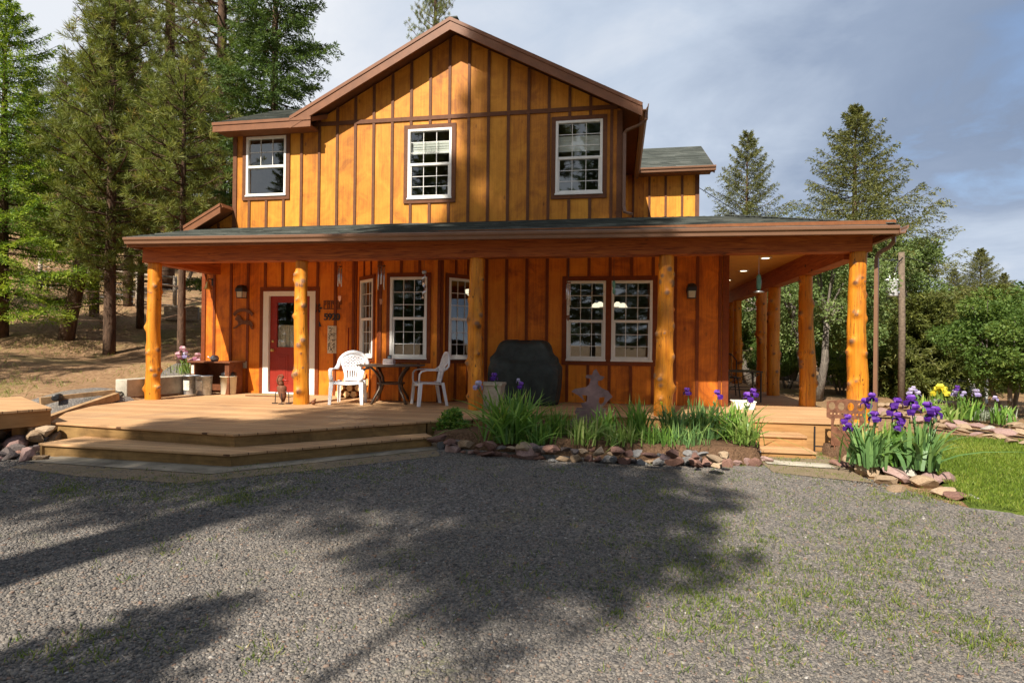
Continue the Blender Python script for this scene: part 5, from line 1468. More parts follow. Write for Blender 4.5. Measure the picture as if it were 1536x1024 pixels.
def pine(root, H, zb, R, nb, seed, mat='pine', lean=(0, 0), r0=None, needle=.19, tufts=6, kn=26, snag=True, bend=0):
    r = np.random.default_rng(seed); m = MB(); r0 = r0 or H * .014; NS = 16; tr = []
    for k in range(NS + 1):
        f = k / NS; tr.append(Vector((lean[0] * f + bend * math.sin(f * 5) * (1 - f), lean[1] * f, H * f - .3 * (k == 0))))
    m.tube(tr, [r0 * (1.15 - f) ** .8 + .01 for f in [k / NS for k in range(NS + 1)]], 9)

    def tp(z): f = min(1, max(0, z / H)) * NS; i = min(NS - 1, int(f)); return tr[i].lerp(tr[i + 1], f - i)
    P = []; D = []
    if snag:
        for i in range(10):
            z = zb * r.uniform(.35, 1.0); a = r.uniform(0, 6.28); L = r.uniform(.3, 1.1); b = tp(z); m.tube([b, b + Vector((math.cos(a) * L, math.sin(a) * L, r.uniform(-.25, .15)))], [.02, .006], 4)
    for i in range(nb):
        f = (i + r.uniform(0, 1)) / nb; z = zb + (H - zb) * f ** .92 * .985; a = i * 2.4 + r.uniform(-.5, .5)
        prof = min(1, .45 + 1.6 * f) * (1 - f) ** .62; L = R * prof * r.uniform(.6, 1.15) + .25; d = np.array([math.cos(a), math.sin(a), 0]); sl = -.18 + .75 * f + r.normal(0, .1)
        b = np.array(tp(z)); pts = [b + d * L * t + np.array([0, 0, L * (sl * t + .22 * t * t)]) for t in np.linspace(0, 1, 5)]
        m.tube([Vector(q) for q in pts], [.012 + .011 * L * (1 - t) for t in np.linspace(0, 1, 5)], 4, False)
        nt = max(3, int(tufts * (.5 + L / R)))
        for k in range(nt):
            t = .30 + .72 * (k + r.uniform(0, 1)) / nt; t = min(1, t); c = b + d * L * t + np.array([0, 0, L * (sl * t + .22 * t * t)])
            off = r.normal(0, 1, 3) * np.array([1, 1, .5]) * (.10 + .16 * L * (1.1 - t) * .9); c2 = c + off
            if np.linalg.norm(off) > .15: m.tube([Vector(c - d * .15), Vector(c2)], [.009, .005], 3, False)
            for _ in range(2):
                td = unit(off * .6 + d * .5 + np.array([0, 0, .55]) + r.normal(0, .3, 3)); cc = c2 + r.normal(0, .035, 3)
                P.append(np.repeat(cc[None], kn, 0) + td * r.uniform(-.07, .04, (kn, 1))); D.append(td * .75 + unit(r.normal(size=(kn, 3))))
    m.build('trunk', 'barkpine', root, True)
    P = np.concatenate(P); D = np.concatenate(D); n = len(P); per = np.repeat(r.normal(.45, .17, n // kn), kn)
    Q = leafQ(P, D, r.uniform(.7, 1.15, n) * needle, .0165 * np.ones(n) * needle / .22, r)
    fast_quads('crown', Q, np.clip(per + r.normal(0, .1, n), 0, 1), mat, root)


def fir(root, H, zb, R, nb, seed, mat='fir', leaf=.13, lw=.045, tw=12, lp=9, power=.85, up=.0, r0=None, trunk='barkpine', irregular=.25, bright=0.0, side=None):
    r = np.random.default_rng(seed); m = MB(); r0 = r0 or H * .014
    m.tube([(0, 0, -.3), (0, 0, H * .5), (0, 0, H * .98)], [r0, r0 * .6, .012], 8); P = []; D = []; A = []
    for i in range(nb):
        f = (i + r.uniform(0, 1)) / nb; z = zb + (H - zb) * f ** .95 * .99; a = i * 2.39996 + r.uniform(-.4, .4); L = R * (1 - f) ** power * r.uniform(1 - irregular, 1 + irregular * .6) + .12
        d = np.array([math.cos(a), math.sin(a), 0]); sdv = np.array([-d[1], d[0], 0]); sl = -.22 + .8 * f + up + r.normal(0, .08); cv = .25 + r.uniform(-.1, .2)
        fp = lambda t: np.array([0, 0, z]) + d * L * t + np.array([0, 0, L * (sl * t + cv * t * t * .8 - .12 * t)])
        m.tube([Vector(fp(t)) for t in (0, .33, .66, 1)], [.012 + .008 * L, .010 + .005 * L, .008, .004], 4, False)
        nt = max(4, int(tw * (.4 + .9 * L / R)))
        for k in range(nt):
            t = .15 + .85 * (k + .5) / nt; s = 1 if k % 2 else -1; b = fp(t); tl = L * (.42 * (1.08 - t) + .07) * r.uniform(.7, 1.2)
            td = unit(d * .75 + sdv * s * .8 + np.array([0, 0, -.10 + r.normal(0, .13)])); nn = max(3, int(lp * (.4 + tl / (.35 * R))))
            u = np.linspace(.05, 1, nn)[:, None]; dr = np.array([0, 0, -1]) * (.22 * tl * u * u)
            for rep in range(2):
                P.append(b + td * tl * u + dr + r.normal(0, .018 + .02 * tl, (nn, 3))); D.append(td * .9 + r.normal(0, .55, (nn, 3)) + np.array([0, 0, -.05])); A.append(np.clip(r.normal(.38, .14) + bright * u[:, 0] * .55 + .18 * (u[:, 0] - .5) + r.normal(0, .1, nn), 0, 1))
        u = np.linspace(.3, 1, 8)[:, None]; P.append(np.array([fp(t) for t in u[:, 0]])); D.append(np.repeat(d[None], 8, 0) + r.normal(0, .4, (8, 3))); A.append(np.clip(r.normal(.5, .2, 8), 0, 1))
    m.build('trunk', trunk, root, True)
    P = np.concatenate(P); D = np.concatenate(D); A = np.concatenate(A); n = len(P)
    fast_quads('crown', leafQ(P, D, r.uniform(.7, 1.25, n) * leaf, r.uniform(.8, 1.2, n) * lw, r), A, mat, root)


def broadleaf(root, H, zc, R, nclump, per, seed, mat, leaf=.10, lw=.06, trunks=3, tr=.14, bark_='barkgrey', fl=.75, clump_r=.55):
    r = np.random.default_rng(seed); m = MB(); C_ = []; Rr = []
    for i in range(nclump):
        d = unit(r.normal(size=3)); q = np.cbrt(r.uniform(.2, 1)); c = d * q * R; c[2] *= fl; c[2] += zc; C_.append(c); Rr.append(clump_r * r.uniform(.6, 1.25))
    forks = []
    for k in range(trunks):
        a = k * 2 * PI / trunks + r.uniform(0, 1); e = Vector((math.cos(a) * R * .35, math.sin(a) * R * .35, zc * .75)); b = Vector((math.cos(a) * .12, math.sin(a) * .12, -.2)); md = b.lerp(e, .5) + Vector((r.uniform(-.2, .2), r.uniform(-.2, .2), .1))
        m.tube([b, b.lerp(md, .6), md, e], [tr, tr * .8, tr * .7, tr * .45], 8); forks.append(e)
    for c in C_[::2]:
        e = min(forks, key=lambda q: (q - Vector(c)).length); cv = Vector(c); m.tube([e, e.lerp(cv, .5) + Vector((0, 0, .15)), cv], [tr * .35, tr * .2, .012], 5, False)
    m.build('trunk', bark_, root, True); P = []; D = []; A = []
    for c, rad in zip(C_, Rr):
        d = unit(r.normal(size=(per, 3))); P.append(c + d * rad * np.cbrt(r.uniform(.12, 1, (per, 1))) * np.array([1, 1, .7])); D.append(d * .6 + r.normal(0, .6, (per, 3)) + np.array([0, 0, -.1])); A.append(np.clip(r.normal(.45, .1) + r.normal(0, .17, per), 0, 1))
    P = np.concatenate(P); D = np.concatenate(D); A = np.concatenate(A); n = len(P)
    fast_quads('crown', leafQ(P, D, r.uniform(.7, 1.25, n) * leaf, r.uniform(.8, 1.2, n) * lw, r), A, mat, root)


def at_ray(px, py, dist):   # horizontal distance along a ray, dropped to the ground
    d = ray(px, py); k = dist / math.hypot(d.x, d.y); p = O + d * k; return Vector((p.x, p.y, ground_h(p.x, p.y)))


PG = 'pines on the left hillside'
q = gp(2, 505); t = tree_root('fir_tree', q, 'bright green fir with fresh growth at the left edge of the picture'); fir(t, 9.3, 1.0, 3.0, 150, 31, 'firbright', .10, .022, 22, 24, .75, .03, .17, bright=.8)
q = gp(97, 508); t = tree_root('pine_tree', q, 'leaning pine with a dark trunk standing on the bare slope left of the porch', PG); pine(t, 8.0, 2.6, 2.0, 78, 32, lean=(1.0, .5), r0=.17, bend=.15)
m = MB(); m.tube([(.42, .0, 4.6), (.6, -.1, 5.5), (1.05, -.2, 5.9), (1.45, -.25, 6.4), (1.4, -.2, 7.1)], [.05, .045, .04, .03, .012], 6); m.tube([(.45, 0, 5.2), (.9, -.1, 5.45), (1.6, -.2, 5.4)], [.02, .015, .006], 5); m.build('dead_branch', 'deadwood', t, True)
q = gp(141, 474); t = tree_root('pine_tree', q, 'straight pine trunk behind the leaning pine', PG); pine(t, 8.2, 3.0, 1.7, 75, 33, r0=.13)
q = gp(210, 492); t = tree_root('pine_tree', q, 'young pine beside the first log post with drooping branches', PG); pine(t, 6.6, 2.2, 1.5, 70, 34, r0=.10)
q = at_ray(272, 490, 16.0); q.z = ground_h(q.x, q.y); t = tree_root('pine_tree', q, 'thin dark pine trunk seen under the left end of the porch', PG); pine(t, 6.8, 3.2, 1.4, 60, 35, r0=.08)
q = at_ray(328, 440, 24); t = tree_root('pine_tree', q, 'tall ponderosa pine with brown foliage rising behind the left roof', PG); pine(t, 21, 3.5, 3.6, 190, 36, r0=.27, needle=.25, tufts=8)
tallA = t; t.scale = (.82, .82, 1)
q = at_ray(192, 440, 27); t = dup(tallA, q, 2.1, .95, 'tall airy pine behind the leaning pine, its top out of the picture'); t.scale = (.55, .55, .95)
q = at_ray(408, 440, 22); t = tree_root('douglas_fir', q, 'dense dark fir just left of the main gable'); fir(t, 17.5, 2.0, 2.6, 210, 37, 'fir', .15, .034, 18, 18, .62, .0, .2, irregular=.4)
firA = t
q = at_ray(250, 440, 31); dup(tallA, q, 4.0, 1.05, 'tall pine between the two nearer pines, furthest back on the slope')
q = at_ray(648, 440, 34); t = dup(tallA, q, 1.0, 1.0, 'pine whose top shows above the left slope of the gable roof')
t.scale = (.62, .62, (25.6 - q.z) / 21)
q = at_ray(165, 430, 19); t = tree_root('pine_tree', q, 'bushy light green young pine between the fir and the tall pines', PG); pine(t, 9.6, 2.0, 1.8, 120, 38, r0=.13, needle=.22)
youngA = t
dup(firA, at_ray(140, 420, 34), .7, .62, 'dark fir deep in the forest left of the leaning pine')
dup(firA, at_ray(285, 420, 38), 3.2, .75, 'dark fir far behind the young pines')
for k, (px, d_, s_) in enumerate(((40, 40, .5), (95, 46, .5), (215, 44, .6), (345, 46, .62), (250, 36, .5))): dup(tallA if k % 2 else firA, at_ray(px, 420, d_), k * 1.3, s_, ('dim conifer in the back row behind the bright fir', 'dim pine in the back row behind the leaning pine', 'dim conifer in the back row left of the tall pines', 'dim pine in the back row behind the left roof', 'dim conifer behind the gate posts')[k])

RG = 'conifers beyond the porch on the right'


def place_top(px, base_y, dist): return at_ray(px, base_y, dist)


q = at_ray(1118, 520, 29); t = tree_root('spruce_tree', q, 'open grey green spruce right of the cross gable', RG); fir(t, 11.5, 2.5, 3.4, 120, 41, 'spruce', .11, .028, 22, 18, .95, .20, .16, irregular=.4)
q = at_ray(1280, 520, 26); t = tree_root('spruce_tree', q, 'tall dense spruce with wide lower limbs behind the corner post', RG); fir(t, 10.9, 1.4, 4.6, 175, 42, 'spruce', .12, .032, 22, 18, 1.0, .06, .22, irregular=.4)
spB = t
q = at_ray(1222, 560, 19.2); t = tree_root('apple_tree', q, 'pale green apple tree with a twisted trunk behind the side porch posts'); broadleaf(t, 5, 3.1, 1.75, 60, 460, 43, 'leafy', .085, .05, 3, .14, fl=1.0, clump_r=.5)
apA = t
dup(apA, at_ray(1322, 560, 25), 1.5, 1.15, 'pale leafy tree between the corner post and the utility pole')
dup(apA, at_ray(1135, 560, 25), 2.6, 1.3, 'pale leafy tree seen between the far side posts')
dup(apA, at_ray(1180, 560, 30), .6, 1.35, 'pale leafy tree behind the apple tree trunk')
q = at_ray(1385, 560, 22.5); t = tree_root('juniper_tree', q, 'dark olive juniper right of the utility pole'); fir(t, 3.0, .1, 1.6, 170, 44, 'juniper', .11, .035, 16, 14, .5, .22, .12, irregular=.4)
juA = t
dup(juA, at_ray(1430, 560, 30), 2.0, 1.2, 'olive juniper behind the white tank'); dup(juA, at_ray(1320, 560, 27), 4.0, 1.0, 'olive juniper behind the corner post downspout')
dup(juA, at_ray(1465, 560, 28), 1.0, 1.2, 'olive juniper left of the cherry tree')
q = at_ray(1516, 560, 17.5); t = tree_root('cherry_tree', q, 'bright green leafy cherry tree at the right edge'); broadleaf(t, 4, 2.5, 1.75, 52, 420, 45, 'leafgreen', .12, .055, 3, .09, fl=.85, clump_r=.5)
chA = t
t.scale = (.70,) * 3
dup(chA, at_ray(1600, 560, 19), 2.2, .85, 'leafy cherry tree partly outside the right edge')
dup(chA, at_ray(1180, 590, 24), 3.0, .55, 'low green bush between the side porch posts'); dup(chA, at_ray(1120, 590, 27), 1.0, .6, 'low green bush behind the farthest side posts')
for k_, (px, d_, s_, lb) in enumerate(((1262, 22, .5, 'low green bush right of the apple tree trunk'), (1322, 22.5, .55, 'low green bush behind the corner post'), (1350, 23, .5, 'low green bush just behind the utility pole'), (1160, 22, .45, 'low green bush between the second and third side posts'))): dup(chA, at_ray(px, 590, d_), k_ * 1.3, s_, lb)
dup(spB, at_ray(1430, 520, 46), 1.0, .60, 'small distant conifer right of the tall spruce'); dup(spB, at_ray(1470, 520, 50), 2.4, .76, 'small distant conifer above the cherry tree'); dup(spB, at_ray(1505, 520, 52), 2.9, .62, 'small distant conifer at the right edge of the skyline')
for k, (px, d_, s_, lb) in enumerate(((1110, 40, 1.4, 'leafy backdrop tree left of the apple tree'), (1240, 42, 1.5, 'leafy backdrop tree behind the tall spruce'), (1350, 40, 1.05, 'leafy backdrop tree behind the utility pole'), (1440, 38, .9, 'leafy backdrop tree behind the junipers'), (1520, 36, .9, 'leafy backdrop tree behind the cherry tree'))): dup(apA, at_ray(px, 560, d_), k * 1.7, s_, lb)

# trees behind the camera: they throw the shade across the drive
q = Vector((-6.0, -5.0, 0)); t = tree_root('pine_tree', q, 'big pine behind the photographer whose shadow crosses the drive', 'pines behind the photographer'); pine(t, 25, 10.4, 4.0, 260, 51, r0=.33, needle=.36, tufts=10, kn=22)
t = tree_root('pine_tree', Vector((-3.4, -5.3, 0)), 'slim pine behind the photographer beside the big shading pine', 'pines behind the photographer'); pine(t, 12.4, 9.6, 2.0, 80, 52, r0=.04, needle=.26, tufts=7, snag=False); dup(t, (-8.3, -4.7, 0), 2.0, 1.0, 'slim pine behind the photographer left of the big shading pine')
dup(youngA, (-3.6, -2.3, 0), .4, .55, 'small bushy pine close behind the photographer on the left')
shA = t
for k, (x, y, s_) in enumerate(((-34, -20, 1.05), (-29, -25, 1.2), (-24.5, -23, 1.1), (-20, -26, 1.25), (-15.5, -24, 1.15), (-11, -26, 1.2), (-6.5, -24, 1.1), (-2, -26.5, 1.25), (2.5, -24, 1.1), (7, -26, 1.2), (12, -24, 1.1), (17.5, -25, 1.2), (24, -22, 1.1), (30, -17, 1.05))): dup(firA, (x, y, ground_h(x, y) - .5), k * 1.1, s_, 'fir standing behind the photographer, out of the picture')['group'] = 'firs behind the photographer'

dup(tallA, (-15, 4, ground_h(-15, 4)), 1.0, .65, 'pine outside the left edge whose shade falls on the slope'); dup(tallA, (-20, 7.5, ground_h(-20, 7.5)), 2.0, .7, 'pine outside the left edge, further up the slope'); dup(tallA, (-23, 13, ground_h(-23, 13)), 2.6, .6, 'pine outside the left edge, highest on the slope')
# dead bush on the slope
q = gp(160, 492); t = thing('bare_shrub', 'bare twiggy shrub on the brown slope below the fence', 'shrub', q); m = MB(); R = random.Random(9)
for k in range(38):
    a = R.uniform(0, 6.28); L = R.uniform(.4, 1.1); e = Vector((math.cos(a) * L * .8, math.sin(a) * L * .8, L * R.uniform(.4, 1))); m.tube([(0, 0, -.05), e * .5 + Vector((0, 0, .08)), e], [.012, .008, .003], 4, False)
    for j in range(4): b = e * R.uniform(.4, .95); m.tube([b, b + Vector((R.uniform(-.25, .25), R.uniform(-.25, .25), R.uniform(0, .3)))], [.005, .002], 3, False)
m.build('twig', 'deadwood', t)

# fence, gate and crib wall on the hillside
t = thing('wire_fence', 'grey post and rail wire fence across the hillside between the pines', 'fence', gp(132, 450)); base = Vector(t.location); pts = [gp(60, 436), gp(132, 450), gp(206, 462), gp(262, 466)]
for p in pts: m = MB(); m.tube([p - base - Vector((0, 0, .1)), p - base + Vector((0, 0, 1.35))], .075, 8); m.build('post', 'weathered', t, True)
for a, b in zip(pts, pts[1:]): m = MB(); m.tube([a - base + Vector((0, 0, 1.28)), b - base + Vector((0, 0, 1.28))], [.05, .045], 7); m.build('rail', 'weathered', t, True)
m = MB()
for a, b in zip(pts, pts[1:]):
    for z in (.2, .4, .6, .8, 1.0): m.tube([a - base + Vector((0, 0, z)), b - base + Vector((0, 0, z))], .006, 4)
m.build('wire', 'galv', t)
c0, c1 = gp(247, 480), gp(298, 482)
t = thing('timber_crib', 'low grey stacked timber retaining box on the hillside behind the porch', 'retaining wall', c0); m = MB(); d = c1 - c0
for k in range(3): m.beam((0, 0, .09 + .17 * k), (d.x, d.y, d.z * 0 + .09 + .17 * k), .16, .16); m.beam((0, .12, .09 + .17 * k), (-.2, 1.2, .09 + .17 * k + .1), .16, .155)
bev(m.build('timber', 'weathered', t), .01)
g0 = gp(270, 466); t = thing('timber_gate', 'weathered timber gate frame with a slanted rail behind the porch corner', 'gate', g0)
sz = (g0 - O).length / FPX
for dx in (4, 26): m = MB(); m.beam((sz * dx, .4, -.2), (sz * dx, .4, sz * 44), .14, .14); m.build('post', 'weathered', t)
m = MB(); m.beam((sz * 2, .36, sz * 43), (sz * 36, .36, sz * 40), .12, .12); m.beam((-sz * 2, .3, sz * 28), (sz * 12, .3, sz * 60), .09, .09); m.build('rail', 'weathered', t)
m = MB(); [m.beam((sz * 30, .5, sz * z), (sz * 48, .6, sz * (z - 6)), .05, .11) for z in (30, 22, 14)]; m.build('slat', 'weathered', t)
# landscape timbers at the foot of the slope
for pts, lab in ((T1, 'long wooden edging timber at the foot of the brown slope'), (T2, 'shorter wooden edging timber along the deck side of the gravel path')):
    m = MB(); [m.beam(a + Vector((0, 0, .07)), b + Vector((0, 0, .07)), .10, .13) for a, b in zip(pts, pts[1:])]; o = m.build('edging_timber', 'timber', None); tag(o, lab, 'edging', 'landscape timbers')
q = gp(86, 606); o = MB(); o.lathe([(.03, -.12), (.055, -.12), (.055, .12), (.03, .12)], n=16); o = o.build('drain_pipe', 'black', None, True); o.location = q + Vector((0, 0, .1)); o.rotation_euler = (PI / 2, 0, .6); tag(o, 'short black pipe end lying on the path behind the platform', 'pipe')

# utility pole
q = atY(1352, 598, 18.2); q.z = ground_h(q.x, q.y); t = thing('utility_pole', 'weathered wooden utility pole with a white transformer behind the right bed', 'utility pole', q)
m = MB(); m.tube([(0, 0, -.3), (0, 0, 2), (-.03, 0, 4.25)], [.092, .086, .078], 12); m.build('pole', 'pole', t, True)
m = MB(); m.lathe([(.001, 0), (.15, 0), (.165, .02), (.165, .43), (.175, .44), (.175, .47), (.12, .50), (.001, .51)], (-.30, -.05, 3.0), 20); tr_ = m.build('transformer', 'insul', t, True)
m = MB(); m.lathe([(.03, 0), (.04, .03), (.025, .06), (.035, .09), (.02, .14), (.001, .15)], (-.22, -.08, 3.5), 10); m.lathe([(.03, 0), (.04, .03), (.025, .06), (.035, .09), (.02, .14), (.001, .15)], (-.38, -.08, 3.5), 10); m.build('insulator', 'insul', tr_, True)
m = MB(); m.box(-.14, -.09, -.06, .02, 3.1, 3.16); m.box(-.14, -.09, -.06, .02, 3.35, 3.41); m.build('bracket', 'galv', t)
m = MB(); m.tube([(-.22, -.08, 3.65), (-.15, -.05, 3.95), (-.03, -.1, 4.1)], .012, 5)
e = Vector((2.1, 16.0, 5.6)) - q; m.tube([Vector((-.05, -.1, 4.0)).lerp(e, k / 10) - Vector((0, 0, .5 * math.sin(PI * k / 10))) for k in range(11)], .009, 5)
e = Vector((40, 52, 8)) - q; m.tube([Vector((0, 0, 4.15)).lerp(e, k / 12) - Vector((0, 0, 1.6 * math.sin(PI * k / 12))) for k in range(13)], .010, 5); m.build('wire', 'black', t)
# tank and stake at the back
q = atY(1435, 600, 20.0); q.z = ground_h(q.x, q.y); t = thing('water_tank', 'chalky white low tank half hidden behind the back bed', 'tank', q + Vector((0, 0, .0)))
m = MB(); m.lathe([(.001, 0), (.44, 0), (.45, .1), (.45, .52), (.43, .58), (.36, .64), (.001, .66)], n=28); m.build('tank_body', 'tank', t, True); m = MB(); m.lathe([(.452, .36), (.462, .37), (.462, .40), (.452, .41)], n=28); m.build('band', 'tank', t)
q = atY(1479, 590, 19.0); q.z = ground_h(q.x, q.y); m = MB(); m.box(-.035, .035, -.035, .035, -.1, .75); m.box(-.045, .045, -.045, .045, .75, .77); o = m.build('white_stake', 'white'); o.location = q; tag(o, 'thin white marker stake right of the white tank', 'stake')

# ------------------------------------------------------------------ loose gravel, weeds, lawn blades


def hvec(X, Y): return np.array([ground_h(a, b) for a, b in zip(X, Y)])


def view_mask(X, Y, m=.8):
    c, s = math.cos(YAW), math.sin(YAW); f = -s * X + c * Y; l = c * X + s * Y; return (f > 1.4) & (abs(l) < f * .92 + m)


def pebbles(name, n, x0, x1, y0, y1, smin, smax, seed, near=False):
    r = np.random.default_rng(seed); X = r.uniform(x0, x1, n); Y = r.uniform(y0, y1, n); k = view_mask(X, Y)
    back = np.interp(X, [-12, -7.2, -6.4, -4.4, -2.4, -1, 1.8, 2.9, 3.4, 4.0], [7.5, 6.1, 5.74, 5.68, 7.55, 7.5, 7.7, 7.9, 6.4, 5.9]); k &= Y < back - np.abs(r.normal(0, .16, n)) * ((X < -2.2) | (X > 1.8))
    X, Y = X[k], Y[k]; n = len(X); s = r.uniform(smin, smax, n) * np.where(r.random(n) < .03, 1.7, 1)
    cube = np.array([[-1, -1, -1], [1, -1, -1], [1, 1, -1], [-1, 1, -1], [-1, -1, 1], [1, -1, 1], [1, 1, 1], [-1, 1, 1]], float)
    V = cube[None] * (1 + r.uniform(-.45, .15, (n, 8, 3))) * np.stack([np.ones(n), r.uniform(.55, .95, n), r.uniform(.35, .75, n)], 1)[:, None] * s[:, None, None] * .5
    a = r.uniform(0, 6.28, n); tl = r.normal(0, .35, n); ca, sa, ct, st = np.cos(a), np.sin(a), np.cos(tl), np.sin(tl)
    z = V[..., 2] * ct[:, None] + V[..., 0] * st[:, None]; x = V[..., 0] * ct[:, None] - V[..., 2] * st[:, None]; y = V[..., 1]
    V = np.stack([x * ca[:, None] - y * sa[:, None] + X[:, None], x * sa[:, None] + y * ca[:, None] + Y[:, None], z + (hvec(X, Y) + s * .12)[:, None]], 2)
    me = bpy.data.meshes.new(name); me.vertices.add(n * 8); me.vertices.foreach_set('co', V.astype(np.float32).reshape(-1))
    fc = np.array([[0, 3, 2, 1], [4, 5, 6, 7], [0, 1, 5, 4], [1, 2, 6, 5], [2, 3, 7, 6], [3, 0, 4, 7]]); L = (np.arange(n)[:, None, None] * 8 + fc[None]).astype(np.int32)
    me.loops.add(n * 24); me.loops.foreach_set('vertex_index', L.reshape(-1)); me.polygons.add(n * 6); me.polygons.foreach_set('loop_start', np.arange(0, n * 24, 4, dtype=np.int32))
    me.materials.append(MT['pebble']); at = me.attributes.new('rnd', 'FLOAT', 'FACE'); at.data.foreach_set('value', np.repeat(r.random(n), 6).astype(np.float32)); me.update(calc_edges=True)
    o = bpy.data.objects.new(name, me); COL.objects.link(o); o['kind'] = 'stuff'; return o


pebbles('loose_gravel', 185000, -5.2, 3.9, 1.7, 4.4, .007, .019, 71); pebbles('loose_gravel', 120000, -9.5, 4.2, 4.3, 7.6, .009, .021, 72); pebbles('loose_gravel', 12000, -7.5, -5.2, 2.8, 4.4, .012, .026, 73)


def weeds(name, blobs, seed, mat, h, w):
    r = np.random.default_rng(seed); P = []
    for (px, py, sx, sy, n) in blobs:
        for i in range(n):
            p = gp(px + r.normal(0, sx), py + r.normal(0, sy)); c = r.integers(5, 13); P.append(np.array(p)[None] + np.concatenate([r.normal(0, .028, (c, 2)), np.zeros((c, 1))], 1))
    P = np.concatenate(P); n = len(P); D = r.normal(0, .55, (n, 3)); D[:, 2] = abs(D[:, 2]) + .5
    o = fast_quads(name, leafQ(P - np.array([0, 0, .005]), D, r.uniform(.5, 1.5, n) * h, r.uniform(.7, 1.3, n) * w, r), np.clip(r.normal(.55, .22, n), 0, 1), mat); o['kind'] = 'stuff'; return o


weeds('weeds', [(240, 745, 90, 9, 130), (100, 735, 20, 5, 35), (350, 750, 18, 6, 50), (420, 738, 40, 8, 60), (120, 985, 60, 14, 22), (180, 960, 60, 16, 22), (400, 985, 30, 16, 14), (240, 830, 60, 30, 20), (560, 860, 120, 50, 40), (980, 740, 34, 14, 70), (870, 730, 50, 15, 50), (1130, 840, 90, 50, 330), (1330, 850, 80, 45, 330), (1240, 930, 130, 40, 220), (1480, 960, 40, 20, 90), (1060, 900, 90, 50, 220), (1420, 800, 90, 30, 150), (1200, 770, 120, 22, 160), (1180, 715, 70, 10, 70), (1290, 730, 80, 14, 60), (1385, 745, 22, 6, 60), (1150, 690, 30, 8, 60), (1190, 690, 30, 6, 50), (560, 715, 100, 10, 60), (250, 722, 110, 6, 110), (480, 705, 90, 6, 80), (960, 835, 80, 40, 60), (1020, 790, 60, 30, 40), (740, 880, 60, 30, 30), (1330, 745, 24, 5, 40), (1220, 688, 22, 6, 50)], 81, 'weed', .042, .005)
r = np.random.default_rng(83); n = 230000; X = r.uniform(3.4, 13.0, n); Y = r.uniform(2.4, 11.4, n)


def inpoly(X, Y, P):
    c = np.zeros(len(X), bool); j = len(P) - 1
    for i in range(len(P)):
        xi, yi = P[i]; xj, yj = P[j]; c ^= ((yi > Y) != (yj > Y)) & (X < (xj - xi) * (Y - yi) / (yj - yi + 1e-12) + xi); j = i
    return c


k = inpoly(X, Y, LAWN) & view_mask(X, Y, 3.5); X, Y = X[k], Y[k]; n = len(X); P = np.stack([X, Y, hvec(X, Y) + .04], 1); D = r.normal(0, .45, (n, 3)); D[:, 2] = .9
pt = np.sin(X * 2.1 + Y) * .12 + np.sin(Y * 3.3 - X * 1.2) * .1
o = fast_quads('lawn_grass', leafQ(P, D, r.uniform(.6, 1.4, n) * .05, .007 * np.ones(n), r), np.clip(r.normal(.5, .18, n) + pt, 0, 1), 'grass'); o['kind'] = 'stuff'
# dry grass and litter on the slope
r = np.random.default_rng(85); P = []
for i in range(1500):
    px, py = r.uniform(-20, 310), r.uniform(408, 600); p = gp(px, py)
    if p.x < -9.3 and (p - O).length < 40 and math.sin(p.x * 1.1 + 2) * math.sin(p.y * .9) + r.normal(0, .5) > .35: P.append(np.array(p)[None] + np.concatenate([r.normal(0, .08, (7, 2)), np.zeros((7, 1))], 1))
P = np.concatenate(P); n = len(P); D = r.normal(0, .6, (n, 3)); D[:, 2] = .8
o = fast_quads('dry_grass', leafQ(P, D, r.uniform(.5, 1.5, n) * .11, .009 * np.ones(n), r), np.clip(r.normal(.8, .25, n), 0, 1), 'weed'); o['kind'] = 'stuff'

# ------------------------------------------------------------------ light and sky
SUN = Vector((.285, 1.0, -1.06)).normalized()
sl = bpy.data.lights.new('sun', 'SUN'); sl.energy = 4.7; sl.angle = math.radians(.53); sl.color = (1, .93, .82); so = bpy.data.objects.new('sun', sl); COL.objects.link(so); so.rotation_euler = SUN.to_track_quat('-Z', 'Y').to_euler(); so.location = (-10, -30, 30)
el = math.asin(-SUN.z); az = math.atan2(-SUN.x, -SUN.y)
w = bpy.data.worlds.new('World'); S.world = w; w.use_nodes = True; nt = w.node_tree; bg = nt.nodes['Background']; out = nt.nodes['World Output']


def wn(t, **kw):
    nd = nt.nodes.new('ShaderNode' + t)
    for a, b in kw.items(): setattr(nd, a, b)
    return nd


sk = wn('TexSky'); sk.sky_type = 'NISHITA'; sk.sun_disc = False; sk.sun_elevation = el; sk.sun_rotation = az; sk.altitude = 900
nt.links.new(sk.outputs[0], bg.inputs[0]); bg.inputs[1].default_value = .10
tc = wn('TexCoord'); sp = wn('SeparateXYZ'); nt.links.new(tc.outputs['Generated'], sp.inputs[0])


def wm(op, a, b=0.0, clamp=False):
    nd = wn('Math'); nd.operation = op; nd.use_clamp = clamp
    for i, v in enumerate((a, b)):
        if isinstance(v, bpy.types.NodeSocket): nt.links.new(v, nd.inputs[i])
        else: nd.inputs[i].default_value = v
    return nd.outputs[0]


den = wm('ADD', wm('MAXIMUM', sp.outputs[2], 0.0), .16); u_ = wm('DIVIDE', sp.outputs[0], den); v_ = wm('DIVIDE', sp.outputs[1], den); cb = wn('CombineXYZ'); nt.links.new(u_, cb.inputs[0]); nt.links.new(v_, cb.inputs[1]); nt.links.new(wm('MULTIPLY', sp.outputs[2], 2.0), cb.inputs[2])


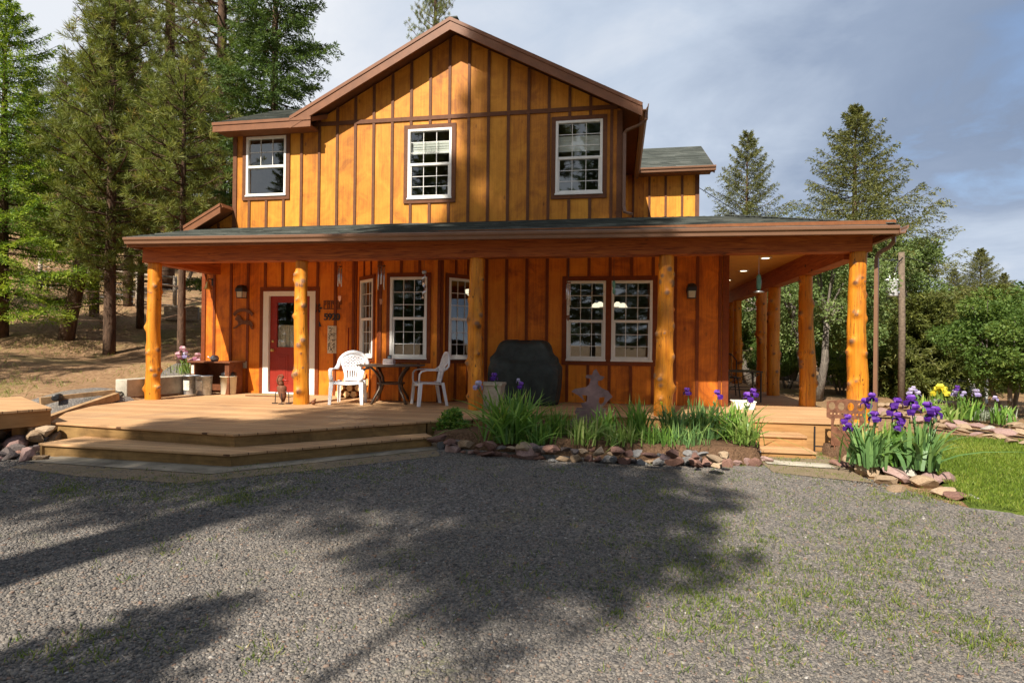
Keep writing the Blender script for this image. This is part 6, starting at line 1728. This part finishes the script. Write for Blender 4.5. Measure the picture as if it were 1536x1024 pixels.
def wnoise(scale, detail, loc, rough=.55, dist=.3, sc=(1, 1, 1)):
    mp = wn('Mapping'); nt.links.new(cb.outputs[0], mp.inputs[0]); mp.inputs['Location'].default_value = loc; mp.inputs['Scale'].default_value = sc
    nd = wn('TexNoise'); nt.links.new(mp.outputs[0], nd.inputs['Vector']); nd.inputs['Scale'].default_value = scale; nd.inputs['Detail'].default_value = detail; nd.inputs['Roughness'].default_value = rough; nd.inputs['Distortion'].default_value = dist
    return nd.outputs['Fac']


def wramp(f, stops):
    nd = wn('ValToRGB'); e = nd.color_ramp.elements
    for i, (p, c) in enumerate(stops):
        q = e[i] if i < 2 else e.new(p); q.position = p; q.color = (*c, 1)
    nt.links.new(f, nd.inputs[0]); return nd.outputs[0]


n1 = wnoise(.62, 7, (3.1, 1.7, 0), .52, .4, (1, .75, 1)); n2 = wnoise(1.7, 8, (9.0, 4.0, 2), .6, .5)
# big dark bank toward the upper right of the view, thin bright cloud elsewhere
bank = wm('ADD', wm('MULTIPLY', sp.outputs[0], .34), wm('MULTIPLY', sp.outputs[2], .10))
f = wm('SUBTRACT', wm('ADD', wm('MULTIPLY', n1, .75), wm('MULTIPLY', n2, .28)), wm('SUBTRACT', bank, wm('ADD', .02, wm('MULTIPLY', wm('MAXIMUM', wm('SUBTRACT', .27, sp.outputs[2]), 0.0), 1.1))))
cc = wramp(f, [(.22, (.20, .26, .375)), (.36, (.27, .335, .455)), (.50, (.46, .53, .64)), (.64, (.68, .71, .76))])
em = wn('Background'); nt.links.new(cc, em.inputs[0]); em.inputs[1].default_value = .65
cov = wramp(wm('ADD', n1, wm('MULTIPLY', n2, .45)), [(.44, (0, 0, 0)), (.60, (1, 1, 1))])
mx = wn('MixShader'); nt.links.new(cov, mx.inputs[0]); nt.links.new(bg.outputs[0], mx.inputs[1]); nt.links.new(em.outputs[0], mx.inputs[2]); nt.links.new(mx.outputs[0], out.inputs[0])

S.view_settings.view_transform = 'Standard'; S.view_settings.look = 'None'; S.view_settings.exposure = .92; S.view_settings.gamma = 1
S.cycles.max_bounces = 8; S.cycles.diffuse_bounces = 4; S.cycles.transparent_max_bounces = 16
